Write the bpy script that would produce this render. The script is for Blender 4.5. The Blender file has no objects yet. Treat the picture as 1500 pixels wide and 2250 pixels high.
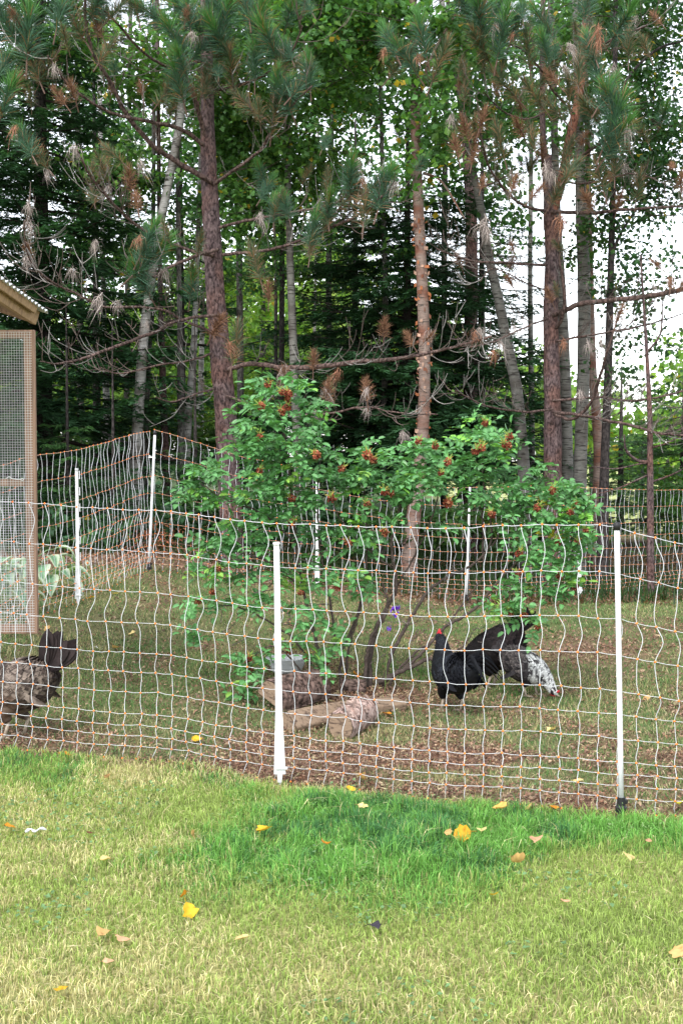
import bpy, math, random
import numpy as np
from mathutils import Vector, Matrix

random.seed(7)
R = np.random.default_rng(11)
sc = bpy.context.scene
COL = bpy.data.collections.new("place")
sc.collection.children.link(COL)

# ------------------------------------------------------------------ camera, sky, sun, exposure
EYE = 1.52
F = 2700.0
PITCH = math.atan(120 / F)
cd = bpy.data.cameras.new("camera")
cd.sensor_fit = 'VERTICAL'
cd.sensor_height = 36
cd.lens = F / 2250 * 36
cd.clip_end = 900
cam = bpy.data.objects.new("camera", cd)
cam.location = (0, 0, EYE)
cam.rotation_euler = (math.pi / 2 - PITCH, 0, 0)
sc.collection.objects.link(cam)
sc.camera = cam

SUN_EL, SUN_AZ = math.radians(52), math.radians(205)      # azimuth measured clockwise from +Y (view direction)
w = bpy.data.worlds.new("World")
sc.world = w
w.use_nodes = True
nt = w.node_tree
bg = nt.nodes["Background"]
sky = nt.nodes.new("ShaderNodeTexSky")
sky.sky_type = 'NISHITA'
sky.sun_disc = False
sky.sun_elevation = SUN_EL
sky.sun_rotation = SUN_AZ
sky.air_density = 1.0
sky.dust_density = 1.2
hs = nt.nodes.new("ShaderNodeHueSaturation")               # high thin overcast: the same sky, nearly colourless
hs.inputs['Saturation'].default_value = 0.28
hs.inputs['Value'].default_value = 1.5
nt.links.new(sky.outputs[0], hs.inputs['Color'])
nt.links.new(hs.outputs[0], bg.inputs[0])
bg.inputs[1].default_value = 0.15
sd = bpy.data.lights.new("sun", 'SUN')
sd.energy = 1.2
sd.angle = math.radians(14)
sd.color = (1.0, 0.96, 0.9)
sun = bpy.data.objects.new("sun", sd)
sv = Vector((math.sin(SUN_AZ) * math.cos(SUN_EL), math.cos(SUN_AZ) * math.cos(SUN_EL), math.sin(SUN_EL)))
sun.rotation_euler = sv.to_track_quat('Z', 'Y').to_euler()
sc.collection.objects.link(sun)
sc.view_settings.view_transform = 'Standard'
sc.view_settings.look = 'None'
sc.view_settings.gamma = 1
sc.view_settings.use_curve_mapping = False
sc.view_settings.exposure = 1.22
sc.render.engine = 'CYCLES'
sc.cycles.max_bounces = 5
sc.cycles.diffuse_bounces = 3
sc.cycles.transmission_bounces = 4
sc.cycles.transparent_max_bounces = 8

# ------------------------------------------------------------------ mapping from the photograph to the place
fwd = np.array([0, math.cos(PITCH), -math.sin(PITCH)])
upv = np.array([0, math.sin(PITCH), math.cos(PITCH)])
rgt = np.array([1.0, 0, 0])
CAM = np.array([0, 0, EYE])


def P(px, py, d):
    return CAM + d * (fwd + (px - 750) / F * rgt - (py - 1125) / F * upv)


def sm(a, b, x):
    t = np.clip((x - a) / (b - a), 0, 1)
    return t * t * (3 - 2 * t)


def ground(x, y):
    x = np.asarray(x, float)
    y = np.asarray(y, float)
    L = np.clip((1.5 - x) / 3.2, 0, 1) ** 1.4
    z = 0.5 * L * sm(4.5, 11.3, y) * (1 - 0.7 * sm(20, 40, y))
    z = z + 0.012 * np.sin(x * 2.3 + 1) * np.sin(y * 1.7) + 0.006 * np.sin(x * 6.1) * np.sin(y * 5.3 + 2)
    return z - 0.06 * sm(12.5, 15, y) * sm(1, 4, x)


def G(px, py):
    """the ground point seen at a pixel"""
    d = 1.0
    dirv = fwd + (px - 750) / F * rgt - (py - 1125) / F * upv
    lo, hi = 1.0, 60.0
    for _ in range(50):
        m = (lo + hi) / 2
        p = CAM + dirv * m
        if p[2] > ground(p[0], p[1]):
            lo = m
        else:
            hi = m
    p = CAM + dirv * lo
    return np.array([p[0], p[1], float(ground(p[0], p[1]))])


# smooth value noise in the plane, for patches
_NG = R.random((64, 64, 8))


def noise2(x, y, s=1.0, k=0):
    x = np.asarray(x, float) * s + 17.3 * (k + 1)
    y = np.asarray(y, float) * s + 9.7 * (k + 1)
    xi = np.floor(x).astype(int)
    yi = np.floor(y).astype(int)
    fx = x - xi
    fy = y - yi
    fx = fx * fx * (3 - 2 * fx)
    fy = fy * fy * (3 - 2 * fy)
    g = _NG[:, :, k % 8]
    a = g[xi % 64, yi % 64]
    b = g[(xi + 1) % 64, yi % 64]
    c = g[xi % 64, (yi + 1) % 64]
    d = g[(xi + 1) % 64, (yi + 1) % 64]
    return (a * (1 - fx) + b * fx) * (1 - fy) + (c * (1 - fx) + d * fx) * fy


# ------------------------------------------------------------------ objects
def link(o, parent=None):
    COL.objects.link(o)
    if parent is not None:
        o.parent = parent
    return o


def tag(o, label=None, cat=None, group=None, kind=None):
    if label: o['label'] = label
    if cat: o['category'] = cat
    if group: o['group'] = group
    if kind: o['kind'] = kind
    return o


def empty(name, loc, label=None, cat=None, group=None, rz=0.0):
    o = bpy.data.objects.new(name, None)
    o.empty_display_size = 0.1
    o.location = tuple(float(v) for v in loc)
    o.rotation_euler = (0, 0, rz)
    link(o)
    return tag(o, label, cat, group)


def inst(name, mesh, parent, loc, rot=None, scale=1.0):
    """another object on a shared mesh; loc in the parent's space"""
    o = bpy.data.objects.new(name, mesh)
    link(o, parent)
    o.location = tuple(float(v) for v in loc)
    if rot is not None:
        o.rotation_mode = 'QUATERNION'
        o.rotation_quaternion = rot
    if np.isscalar(scale):
        o.scale = (scale,) * 3
    else:
        o.scale = tuple(scale)
    return o


def nrm(v):
    v = np.asarray(v, float)
    return v / np.maximum(np.linalg.norm(v, axis=-1, keepdims=True), 1e-9)


class MB:
    def __init__(s):
        s.v, s.c, s.f, s.m, s.n = [], [], [], [], 0

    def add(s, v, f, col=(0.5, 0.5, 0.5), mat=0):
        v = np.asarray(v, np.float32).reshape(-1, 3)
        f = np.asarray(f, np.int64)
        c = np.asarray(col, np.float32)
        if c.ndim == 1:
            c = np.broadcast_to(c, (len(v), 3))
        s.v.append(v)
        s.c.append(c)
        s.f.append(f + s.n)
        s.m.append(np.full(len(f), mat, np.int32))
        s.n += len(v)

    def mesh(s, name, mats, smooth=False, origin=(0, 0, 0)):
        me = bpy.data.meshes.new(name)
        v = np.concatenate(s.v) - np.asarray(origin, np.float32)
        c = np.concatenate(s.c)
        me.vertices.add(len(v))
        me.vertices.foreach_set('co', v.astype(np.float32).ravel())
        tot = np.concatenate([np.full(len(f), f.shape[1], np.int32) for f in s.f])
        idx = np.concatenate([f.ravel() for f in s.f]).astype(np.int32)
        st = np.concatenate([[0], np.cumsum(tot)[:-1]]).astype(np.int32)
        me.loops.add(len(idx))
        me.loops.foreach_set('vertex_index', idx)
        me.polygons.add(len(tot))
        me.polygons.foreach_set('loop_start', st)
        me.polygons.foreach_set('material_index', np.concatenate(s.m))
        me.polygons.foreach_set('use_smooth', np.full(len(tot), smooth))
        a = me.color_attributes.new('Col', 'FLOAT_COLOR', 'POINT')
        a.data.foreach_set('color', np.concatenate([c, np.ones((len(c), 1), np.float32)], 1).astype(np.float32).ravel())
        for m in (mats if isinstance(mats, (list, tuple)) else [mats]):
            me.materials.append(m)
        me.update(calc_edges=True)
        return me

    def obj(s, name, mats, parent=None, smooth=False, origin=(0, 0, 0), loc=None):
        o = bpy.data.objects.new(name, s.mesh(name, mats, smooth, origin))
        link(o, parent)
        if loc is not None:
            o.location = tuple(float(q) for q in loc)
        return o

    # ---- shapes
    def tube(s, pts, rad, k=6, col=(0.5, 0.5, 0.5), mat=0, rough=0.0, cap=True, squash=None):
        pts = np.asarray(pts, float)
        n = len(pts)
        rad = np.broadcast_to(np.asarray(rad, float), (n,)) if np.ndim(rad) < 2 else rad
        t = nrm(np.gradient(pts, axis=0))
        ref = np.array([0, 0, 1.0]) if abs(t[0][2]) < 0.9 else np.array([1.0, 0, 0])
        u = np.zeros_like(pts)
        q = nrm(np.cross(t[0], ref))
        for i in range(n):
            q = nrm(q - t[i] * np.dot(q, t[i]))
            u[i] = q
        w_ = np.cross(t, u)
        a = np.arange(k) / k * 2 * math.pi
        rr = rad[:, None] * (1 + rough * (R.random((n, k)) - 0.5))
        v = pts[:, None] + (u[:, None] * np.cos(a)[None, :, None] + w_[:, None] * np.sin(a)[None, :, None]) * rr[..., None]
        v = v.reshape(-1, 3)
        i = np.arange(n - 1)[:, None] * k
        j = np.arange(k)[None, :]
        j2 = (j + 1) % k
        f = np.stack([i + j, i + j2, i + k + j2, i + k + j], -1).reshape(-1, 4)
        c = np.asarray(col, float)
        if c.ndim == 2 and len(c) == n:
            c = np.repeat(c, k, 0)
        s.add(v, f, c, mat)
        if cap:
            b = s.n - n * k
            s.f.append(np.array([np.arange(k)[::-1] + b, np.arange(k) + b + (n - 1) * k]))
            s.m.append(np.full(2, mat, np.int32))

    def box(s, c, size, M=None, col=(0.5, 0.5, 0.5), mat=0, bev=0.0):
        """box with chamfered long edges"""
        x, y, z = np.asarray(size, float) / 2
        b = min(bev, x * .5, y * .5, z * .5)
        if b > 0:
            ring = np.array([[-x + b, -y], [x - b, -y], [x, -y + b], [x, y - b], [x - b, y], [-x + b, y], [-x, y - b], [-x, -y + b]])
            lv = []
            for zz, ins in ((-z, b), (-z + b, 0), (z - b, 0), (z, b)):
                r2 = ring * (1 - ins / np.array([x, y]))
                lv.append(np.concatenate([r2, np.full((8, 1), zz)], 1))
            v = np.concatenate(lv)
            f = [[l * 8 + j, l * 8 + (j + 1) % 8, (l + 1) * 8 + (j + 1) % 8, (l + 1) * 8 + j] for l in range(3) for j in range(8)]
            caps = [list(range(8))[::-1], list(range(24, 32))]
        else:
            v = np.array([[a, b_, c_] for c_ in (-z, z) for a, b_ in ((-x, -y), (x, -y), (x, y), (-x, y))])
            f = [[0, 1, 5, 4], [1, 2, 6, 5], [2, 3, 7, 6], [3, 0, 4, 7], [3, 2, 1, 0], [4, 5, 6, 7]]
            caps = None
        if M is not None:
            v = v @ np.asarray(M, float).T
        v = v + np.asarray(c, float)
        s.add(v, f, col, mat)
        if caps:
            s.f.append(np.array(caps) + s.n - len(v))
            s.m.append(np.full(2, mat, np.int32))

    def leaves(s, p, size, col, up=0.4, ratio=0.55, mat=0, fold=0.12, droop=0.0):
        """kite leaves at the points p"""
        p = np.asarray(p, float)
        n = len(p)
        nn = nrm(R.normal(size=(n, 3)) + np.array([0, 0, up * 2.0]))
        t = R.normal(size=(n, 3)) + np.array([0, 0, -droop])
        t = nrm(t - nn * np.sum(t * nn, 1, keepdims=True))
        b = np.cross(nn, t)
        L = np.asarray(size, float).reshape(-1, 1) * np.ones((n, 1))
        W = L * ratio / 2
        v = np.stack([p - t * L * .5, p + b * W + nn * L * fold - t * L * .08, p + t * L * .5, p - b * W + nn * L * fold - t * L * .08], 1)
        f = np.arange(n)[:, None] * 4 + np.arange(4)[None]
        c = np.asarray(col, float)
        if c.ndim == 1:
            c = np.broadcast_to(c, (n, 3))
        s.add(v.reshape(-1, 3), f, np.repeat(c, 4, 0), mat)

    def blades(s, p, h, wd, col, tip, lean=0.5, two=True):
        p = np.asarray(p, float)
        n = len(p)
        a = R.random(n) * 2 * math.pi
        la = R.random(n) * 2 * math.pi
        ln = (np.abs(R.normal(size=n)) * lean * h)[:, None]
        side = np.stack([np.cos(a), np.sin(a), np.zeros(n)], 1) * (wd / 2)[:, None]
        ld = np.stack([np.cos(la), np.sin(la), np.zeros(n)], 1) * ln
        top = p + ld + np.array([0, 0, 1]) * (h * (0.95 - 0.25 * np.minimum(ln[:, 0] / np.maximum(h, 1e-4), 2)))[:, None]
        mid = p + ld * .35 + np.array([0, 0, 1]) * (h * .6)[:, None]
        if two:
            v = np.stack([p - side, p + side, mid + side * .8, mid - side * .8, top], 1).reshape(-1, 3)
            q = np.arange(n)[:, None] * 5
            c = np.stack([col, col, (col + tip) / 2, (col + tip) / 2, tip], 1).reshape(-1, 3)
            s.add(v, q + np.array([0, 1, 2, 3]), c)
            s.f.append(q + np.array([3, 2, 4]) + s.n - len(v))
            s.m.append(np.zeros(n, np.int32))
        else:
            v = np.stack([p - side, p + side, top], 1).reshape(-1, 3)
            c = np.stack([col, col, tip], 1).reshape(-1, 3)
            s.add(v, np.arange(n)[:, None] * 3 + np.array([0, 1, 2]), c)


def spline(pts, n):
    """Catmull-Rom through the points, n samples"""
    p = np.asarray(pts, float)
    if len(p) == 2:
        t = np.linspace(0, 1, n)[:, None]
        return p[0] * (1 - t) + p[1] * t
    e = np.vstack([2 * p[0] - p[1], p, 2 * p[-1] - p[-2]])
    u = np.linspace(0, len(p) - 1 - 1e-6, n)
    i = u.astype(int)
    t = (u - i)[:, None]
    a, b, c, d = e[i], e[i + 1], e[i + 2], e[i + 3]
    return 0.5 * (2 * b + (c - a) * t + (2 * a - 5 * b + 4 * c - d) * t ** 2 + (-a + 3 * b - 3 * c + d) * t ** 3)


# ------------------------------------------------------------------ materials
def new_mat(name):
    m = bpy.data.materials.new(name)
    m.use_nodes = True
    t = m.node_tree
    b = t.nodes["Principled BSDF"]
    b.inputs['Specular IOR Level'].default_value = 0.3
    return m, t, b


def N(t, typ, **k):
    n = t.nodes.new(typ)
    for a, v in k.items():
        if a in n.inputs.keys():
            n.inputs[a].default_value = v
        else:
            setattr(n, a, v)
    return n


def mixc(t, fac, a, b, mode='MIX'):
    n = t.nodes.new("ShaderNodeMix")
    n.data_type = 'RGBA'
    n.blend_type = mode
    for sock, val in ((n.inputs[0], fac), (n.inputs[6], a), (n.inputs[7], b)):
        if isinstance(val, bpy.types.NodeSocket):
            t.links.new(val, sock)
        elif isinstance(val, (tuple, list)):
            sock.default_value = (*val[:3], 1)
        else:
            sock.default_value = val
    return n.outputs[2]


def ramp(t, src, stops):
    r = t.nodes.new("ShaderNodeValToRGB")
    t.links.new(src, r.inputs[0])
    e = r.color_ramp.elements
    while len(e) < len(stops):
        e.new(0.5)
    for i, (p, c) in enumerate(stops):
        e[i].position = p
        e[i].color = (*c, 1) if len(c) == 3 else c
    return r.outputs[0]


def coords(t, scale=(1, 1, 1)):
    tc = t.nodes.new("ShaderNodeNewGeometry")
    mp = N(t, "ShaderNodeMapping")
    mp.inputs['Scale'].default_value = scale
    t.links.new(tc.outputs['Position'], mp.inputs[0])
    return mp.outputs[0]


def bump(t, b, src, strength=0.5, dist=0.01):
    n = N(t, "ShaderNodeBump")
    n.inputs['Strength'].default_value = strength
    n.inputs['Distance'].default_value = dist
    t.links.new(src, n.inputs['Height'])
    t.links.new(n.outputs[0], b.inputs['Normal'])


def leaf_mat(name, transl=0.35, rough=0.5, var=0.35, spec=0.3):
    m, t, b = new_mat(name)
    at = N(t, "ShaderNodeVertexColor", layer_name='Col')
    nz = N(t, "ShaderNodeTexNoise", Scale=9.0)
    t.links.new(coords(t), nz.inputs['Vector'])
    k = ramp(t, nz.outputs[0], [(0.3, (1 - var,) * 3), (0.7, (1 + var,) * 3)])
    c = mixc(t, 1.0, at.outputs[0], k, 'MULTIPLY')
    t.links.new(c, b.inputs['Base Color'])
    b.inputs['Roughness'].default_value = rough
    b.inputs['Specular IOR Level'].default_value = spec
    tr = N(t, "ShaderNodeBsdfTranslucent")
    c2 = mixc(t, 1.0, c, (1.2, 1.35, 0.6), 'MULTIPLY')
    t.links.new(c2, tr.inputs[0])
    mx = N(t, "ShaderNodeMixShader")
    mx.inputs[0].default_value = transl
    t.links.new(b.outputs[0], mx.inputs[1])
    t.links.new(tr.outputs[0], mx.inputs[2])
    t.links.new(mx.outputs[0], t.nodes['Material Output'].inputs[0])
    return m


def plain(name, col, rough=0.5, spec=0.3, var=0.12, scale=20.0, metal=0.0):
    m, t, b = new_mat(name)
    nz = N(t, "ShaderNodeTexNoise", Scale=scale)
    t.links.new(coords(t), nz.inputs['Vector'])
    k = ramp(t, nz.outputs[0], [(0.3, tuple(c * (1 - var) for c in col)), (0.7, tuple(min(1, c * (1 + var)) for c in col))])
    t.links.new(k, b.inputs['Base Color'])
    b.inputs['Roughness'].default_value = rough
    b.inputs['Specular IOR Level'].default_value = spec
    b.inputs['Metallic'].default_value = metal
    return m


def vcol(name, rough=0.8, spec=0.2, var=0.25, scale=60.0, bmp=0.0):
    m, t, b = new_mat(name)
    at = N(t, "ShaderNodeVertexColor", layer_name='Col')
    nz = N(t, "ShaderNodeTexNoise", Scale=scale)
    nz.inputs['Detail'].default_value = 5
    t.links.new(coords(t), nz.inputs['Vector'])
    k = ramp(t, nz.outputs[0], [(0.3, (1 - var,) * 3), (0.7, (1 + var,) * 3)])
    t.links.new(mixc(t, 1.0, at.outputs[0], k, 'MULTIPLY'), b.inputs['Base Color'])
    b.inputs['Roughness'].default_value = rough
    b.inputs['Specular IOR Level'].default_value = spec
    if bmp:
        bump(t, b, nz.outputs[0], bmp, 0.01)
    return m


def bark_mat(name, c_plate, c_plate2, c_crack, zs=0.35, scale=26.0, flake=None):
    m, t, b = new_mat(name)
    co = coords(t, zs if isinstance(zs, tuple) else (1, 1, zs))
    wn = N(t, "ShaderNodeTexNoise", Scale=scale * .55)
    wn.inputs['Detail'].default_value = 4
    t.links.new(co, wn.inputs['Vector'])
    warp = N(t, "ShaderNodeVectorMath", operation='MULTIPLY_ADD')
    t.links.new(wn.outputs['Color'], warp.inputs[0])
    warp.inputs[1].default_value = (2.2 / scale,) * 3
    t.links.new(co, warp.inputs[2])
    vo = N(t, "ShaderNodeTexVoronoi", Scale=scale, feature='DISTANCE_TO_EDGE')
    t.links.new(warp.outputs[0], vo.inputs['Vector'])
    vc = N(t, "ShaderNodeTexVoronoi", Scale=scale)
    t.links.new(warp.outputs[0], vc.inputs['Vector'])
    nz = N(t, "ShaderNodeTexNoise", Scale=46.0)
    nz.inputs['Detail'].default_value = 8
    t.links.new(coords(t, (1, 1, .5)), nz.inputs['Vector'])
    big = N(t, "ShaderNodeTexNoise", Scale=3.2)
    big.inputs['Detail'].default_value = 5
    t.links.new(coords(t), big.inputs['Vector'])
    sp = N(t, "ShaderNodeSeparateColor")
    t.links.new(vc.outputs['Color'], sp.inputs[0])
    base = mixc(t, sp.outputs[0], c_plate, c_plate2)
    base = mixc(t, ramp(t, big.outputs[0], [(0.45, (0, 0, 0)), (0.62, (.8, .8, .8))]), base, flake or c_plate2)
    base = mixc(t, 1.0, base, ramp(t, nz.outputs[0], [(0.3, (0.4,) * 3), (0.7, (1.55,) * 3)]), 'MULTIPLY')
    ed = ramp(t, vo.outputs[0], [(0.0, (.15, .15, .15)), (0.10, (1, 1, 1))])
    edn = mixc(t, ramp(t, nz.outputs[0], [(0.42, (0, 0, 0)), (0.55, (1, 1, 1))]), ed, (1, 1, 1))
    t.links.new(mixc(t, edn, c_crack, base), b.inputs['Base Color'])
    b.inputs['Roughness'].default_value = 0.9
    b.inputs['Specular IOR Level'].default_value = 0.15
    bump(t, b, mixc(t, .5, edn, nz.outputs[0]), 0.9, 0.014)
    return m


def birch_mat(name, white, stain, dark=(0.03, 0.025, 0.02), amount=0.5, peel=0.55):
    m, t, b = new_mat(name)
    co = coords(t, (1.2, 1.2, 9))
    n1 = N(t, "ShaderNodeTexNoise", Scale=5.0)
    n1.inputs['Detail'].default_value = 4
    t.links.new(co, n1.inputs['Vector'])
    n2 = N(t, "ShaderNodeTexNoise", Scale=3.0)
    n2.inputs['Detail'].default_value = 5
    t.links.new(coords(t, (1, 1, 1.5)), n2.inputs['Vector'])
    n3 = N(t, "ShaderNodeTexNoise", Scale=16.0)
    t.links.new(coords(t, (1, 1, 3)), n3.inputs['Vector'])
    base = mixc(t, ramp(t, n2.outputs[0], [(peel - .1, (0, 0, 0)), (peel + .08, (1, 1, 1))]), white, stain)
    base = mixc(t, 1.0, base, ramp(t, n3.outputs[0], [(0.3, (0.75,) * 3), (0.7, (1.2,) * 3)]), 'MULTIPLY')
    marks = ramp(t, n1.outputs[0], [(0.60 - 0.06 * amount, (0, 0, 0)), (0.68 - 0.06 * amount, (1, 1, 1))])
    base = mixc(t, marks, base, dark)
    t.links.new(base, b.inputs['Base Color'])
    b.inputs['Roughness'].default_value = 0.7
    bump(t, b, n1.outputs[0], 0.5, 0.006)
    return m


def wood_mat(name, c1, c2, axis_scale=(30, 30, 1.5), rough=0.7):
    m, t, b = new_mat(name)
    tc = N(t, "ShaderNodeTexCoord")
    mp = N(t, "ShaderNodeMapping")
    mp.inputs['Scale'].default_value = axis_scale
    t.links.new(tc.outputs['Object'], mp.inputs[0])
    nz = N(t, "ShaderNodeTexNoise", Scale=2.0)
    nz.inputs['Detail'].default_value = 6
    nz.inputs['Distortion'].default_value = 0.6
    t.links.new(mp.outputs[0], nz.inputs['Vector'])
    k = ramp(t, nz.outputs[0], [(0.32, c2), (0.5, c1), (0.7, tuple(min(1, x * 1.15) for x in c1))])
    t.links.new(k, b.inputs['Base Color'])
    b.inputs['Roughness'].default_value = rough
    bump(t, b, nz.outputs[0], 0.3, 0.003)
    return m


M_leaf = leaf_mat("broad_leaf", 0.42, 0.5)
M_rose = leaf_mat("rose_leaf", 0.25, 0.42, 0.25, 0.45)
M_needle = leaf_mat("needle", 0.2, 0.55, 0.2)
M_grass = leaf_mat("grass_blade", 0.3, 0.55, 0.12, 0.25)
M_dry = vcol("dry_matter", 0.9, 0.1)
M_twig = vcol("twig_bark", 0.9, 0.1, 0.35, 90.0)
M_petal = leaf_mat("withered_petal", 0.2, 0.8, 0.2, 0.1)
M_pine = bark_mat("red_pine_bark", (0.068, 0.047, 0.048), (0.115, 0.082, 0.08), (0.02, 0.014, 0.014), 0.4, 30, (0.12, 0.064, 0.052))
M_pinetop = bark_mat("orange_pine_bark", (0.15, 0.06, 0.04), (0.20, 0.09, 0.06), (0.04, 0.02, 0.016), 0.4, 26)
M_grey = bark_mat("grey_bark", (0.06, 0.053, 0.048), (0.10, 0.09, 0.085), (0.02, 0.018, 0.017), 0.25, 30, (0.13, 0.125, 0.115))
M_dark = bark_mat("dark_spruce_bark", (0.028, 0.024, 0.024), (0.05, 0.042, 0.04), (0.01, 0.01, 0.01), 0.5, 34)
M_birch = birch_mat("white_birch_bark", (0.31, 0.30, 0.285), (0.13, 0.115, 0.10), amount=.6)
M_birch2 = birch_mat("grey_birch_bark", (0.15, 0.145, 0.13), (0.085, 0.075, 0.065), amount=1.0)
M_birchr = birch_mat("reddish_birch_bark", (0.20, 0.145, 0.12), (0.15, 0.062, 0.038), amount=0.0, peel=.56)
M_white = plain("white_plastic", (0.66, 0.67, 0.68), 0.45, 0.4, 0.10, 9)
M_rope = plain("white_twine", (0.56, 0.57, 0.59), 0.7, 0.3, 0.05)
M_ropefar = plain("twine_with_orange_tracer", (0.62, 0.38, 0.27), 0.7, 0.3, 0.15, 60)
M_orange = plain("orange_plastic", (0.85, 0.21, 0.03), 0.45, 0.4, 0.05)
M_black = plain("black_plastic", (0.012, 0.012, 0.014), 0.5, 0.4, 0.1)
M_wood = wood_mat("cedar_board", (0.28, 0.175, 0.12), (0.15, 0.09, 0.065))
M_woodl = wood_mat("pale_board", (0.36, 0.23, 0.13), (0.2, 0.12, 0.07))
M_wire = plain("galvanised_wire", (0.62, 0.64, 0.63), 0.5, 0.5, 0.1, 30, 0.0)
M_roof = plain("pale_roofing", (0.55, 0.57, 0.6), 0.5, 0.4, 0.1)
M_feather = vcol("feather", 0.7, 0.18, 0.12, 150.0)
M_skin = plain("comb_skin", (0.5, 0.02, 0.03), 0.5, 0.4, 0.2, 80)
M_shank = plain("shank_skin", (0.32, 0.26, 0.2), 0.6, 0.3, 0.2, 80)
M_eye = plain("eye", (0.01, 0.01, 0.01), 0.1, 0.8, 0.0)

# ------------------------------------------------------------------ ground
DRY = np.array([(0.55, 0.49, 0.25), (0.45, 0.40, 0.21), (0.64, 0.57, 0.34), (0.36, 0.30, 0.16)])


def lawn_zones(x, y):
    """how lush, how long, how bare the lawn is at a point (world metres)"""
    x = np.asarray(x, float)
    y = np.asarray(y, float)
    # plan position of the near net
    fy = np.interp(x, [-1.7, -0.84, -0.3, 0.567, 1.16, 1.5], [6.04, 5.86, 5.62, 5.28, 5.16, 5.12])
    infr = fy - y                                   # metres in front of the net
    wob = (noise2(x, y, 1.9, 0) - .5) * 1.2 + (noise2(x, y, 6, 1) - .5) * .5
    depth_ = 1.45 - 1.1 * sm(.2, 1.05, x)
    lush = sm(-0.85, -.35, x + wob * .6) * sm(-0.06, 0.18, infr + wob * .10) * (1 - sm(depth_ - .25, depth_ + .35, infr + wob * .55))
    lush = np.maximum(lush, sm(-1.0, -1.35, x) * sm(0, .05, infr) * (1 - sm(.25, .6, infr + wob * .4)) * .55)
    green = np.clip(lush + sm(.35, .75, noise2(x, y, 1.3, 2)) * .55 * (infr > 0), 0, 1)
    inside = (infr <= 0)
    band = inside * (1 - sm(.5, 1.6, -infr + wob)) * sm(-1.3, .2, x)
    bare = np.clip(band * (.1 + 1.5 * sm(.25, .75, noise2(x, y, 2.8, 3))) + inside * .5 * sm(.52, .75, .5 * noise2(x, y, 1.6, 4) + .5 * noise2(x, y, 5, 5)), 0, 1)
    hen = np.exp(-(((x + 1.75) / .65) ** 2 + ((y - 6.2) / .3) ** 2))
    bed = np.exp(-(((x - .1) / .62) ** 2 + ((y - 7.45) / .42) ** 2))
    far = sm(11.2, 12.6, y + x * -.35) * .9
    right = np.exp(-(((x - 1.9) / .7) ** 2 + ((y - 9.6) / .9) ** 2)) * .8
    edge = (1 - sm(0.03, .14, np.abs(infr - .02))) * sm(-1.5, -.6, x) * .7
    bare = np.clip(np.maximum.reduce([bare, hen * .9, bed * 1.1, far, right, edge * (1 - lush * .6)]) + (wob * .2), 0, 1)
    return infr, lush, green, bare


m, t, b = new_mat("soil_and_turf")
at = N(t, "ShaderNodeVertexColor", layer_name='Col')
n1 = N(t, "ShaderNodeTexNoise", Scale=60.0)
n1.inputs['Detail'].default_value = 8
t.links.new(coords(t), n1.inputs['Vector'])
n2 = N(t, "ShaderNodeTexNoise", Scale=7.0)
n2.inputs['Detail'].default_value = 5
t.links.new(coords(t), n2.inputs['Vector'])
c = mixc(t, 1.0, at.outputs[0], ramp(t, n1.outputs[0], [(0.3, (0.5,) * 3), (0.7, (1.5,) * 3)]), 'MULTIPLY')
c = mixc(t, 1.0, c, ramp(t, n2.outputs[0], [(0.3, (0.75,) * 3), (0.7, (1.25,) * 3)]), 'MULTIPLY')
t.links.new(c, b.inputs['Base Color'])
b.inputs['Roughness'].default_value = 1.0
b.inputs['Specular IOR Level'].default_value = 0.05
bump(t, b, n1.outputs[0], 0.6, 0.015)
M_ground = m


def gcolor(x, y):
    infr, lush, green, bare = lawn_zones(x, y)
    g = np.array([0.10, 0.145, 0.045])
    s_ = np.array([0.25, 0.25, 0.10])
    br = np.array([0.15, 0.088, 0.062])
    c_ = s_[None] * (1 - green[:, None]) + g[None] * green[:, None]
    ins = np.array([0.13, 0.125, 0.06])
    c_ = np.where((infr > 0)[:, None], c_, ins[None])
    c_ = c_ * (1 - bare[:, None]) + br[None] * bare[:, None]
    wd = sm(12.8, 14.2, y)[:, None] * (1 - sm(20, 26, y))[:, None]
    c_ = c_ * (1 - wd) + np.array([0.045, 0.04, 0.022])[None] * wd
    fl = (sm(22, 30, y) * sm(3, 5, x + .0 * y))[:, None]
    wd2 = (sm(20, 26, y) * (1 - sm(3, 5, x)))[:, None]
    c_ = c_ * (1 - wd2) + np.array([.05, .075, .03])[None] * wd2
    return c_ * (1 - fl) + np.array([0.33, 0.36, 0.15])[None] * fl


def grid(xs, ys):
    X, Y = np.meshgrid(xs, ys)
    x, y = X.ravel(), Y.ravel()
    v = np.stack([x, y, ground(x, y)], 1)
    nx, ny = len(xs), len(ys)
    i = np.arange(ny - 1)[:, None] * nx
    j = np.arange(nx - 1)[None]
    f = np.stack([i + j, i + j + 1, i + nx + j + 1, i + nx + j], -1).reshape(-1, 4)
    return v, f, gcolor(x, y)


xs = np.concatenate([np.linspace(-300, -12, 16), np.linspace(-11, -4, 12), np.linspace(-3.8, 4.2, 170), np.linspace(4.5, 12, 16), np.linspace(13, 300, 16)])
ys = np.concatenate([np.linspace(-60, 1, 8), np.linspace(2, 16, 260), np.linspace(16.3, 45, 60), np.linspace(48, 500, 30)])
g = MB()
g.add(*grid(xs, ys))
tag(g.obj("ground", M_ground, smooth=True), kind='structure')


def scatter_tri(n, ylo, yhi, margin=0.25):
    """random ground points inside the view (and a margin beside it)"""
    y = np.sqrt(R.random(n) * (yhi ** 2 - ylo ** 2) + ylo ** 2)
    hw = y * 750 / F + margin + 0.05 * y
    x = (R.random(n) * 2 - 1) * hw
    return x, y


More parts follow.
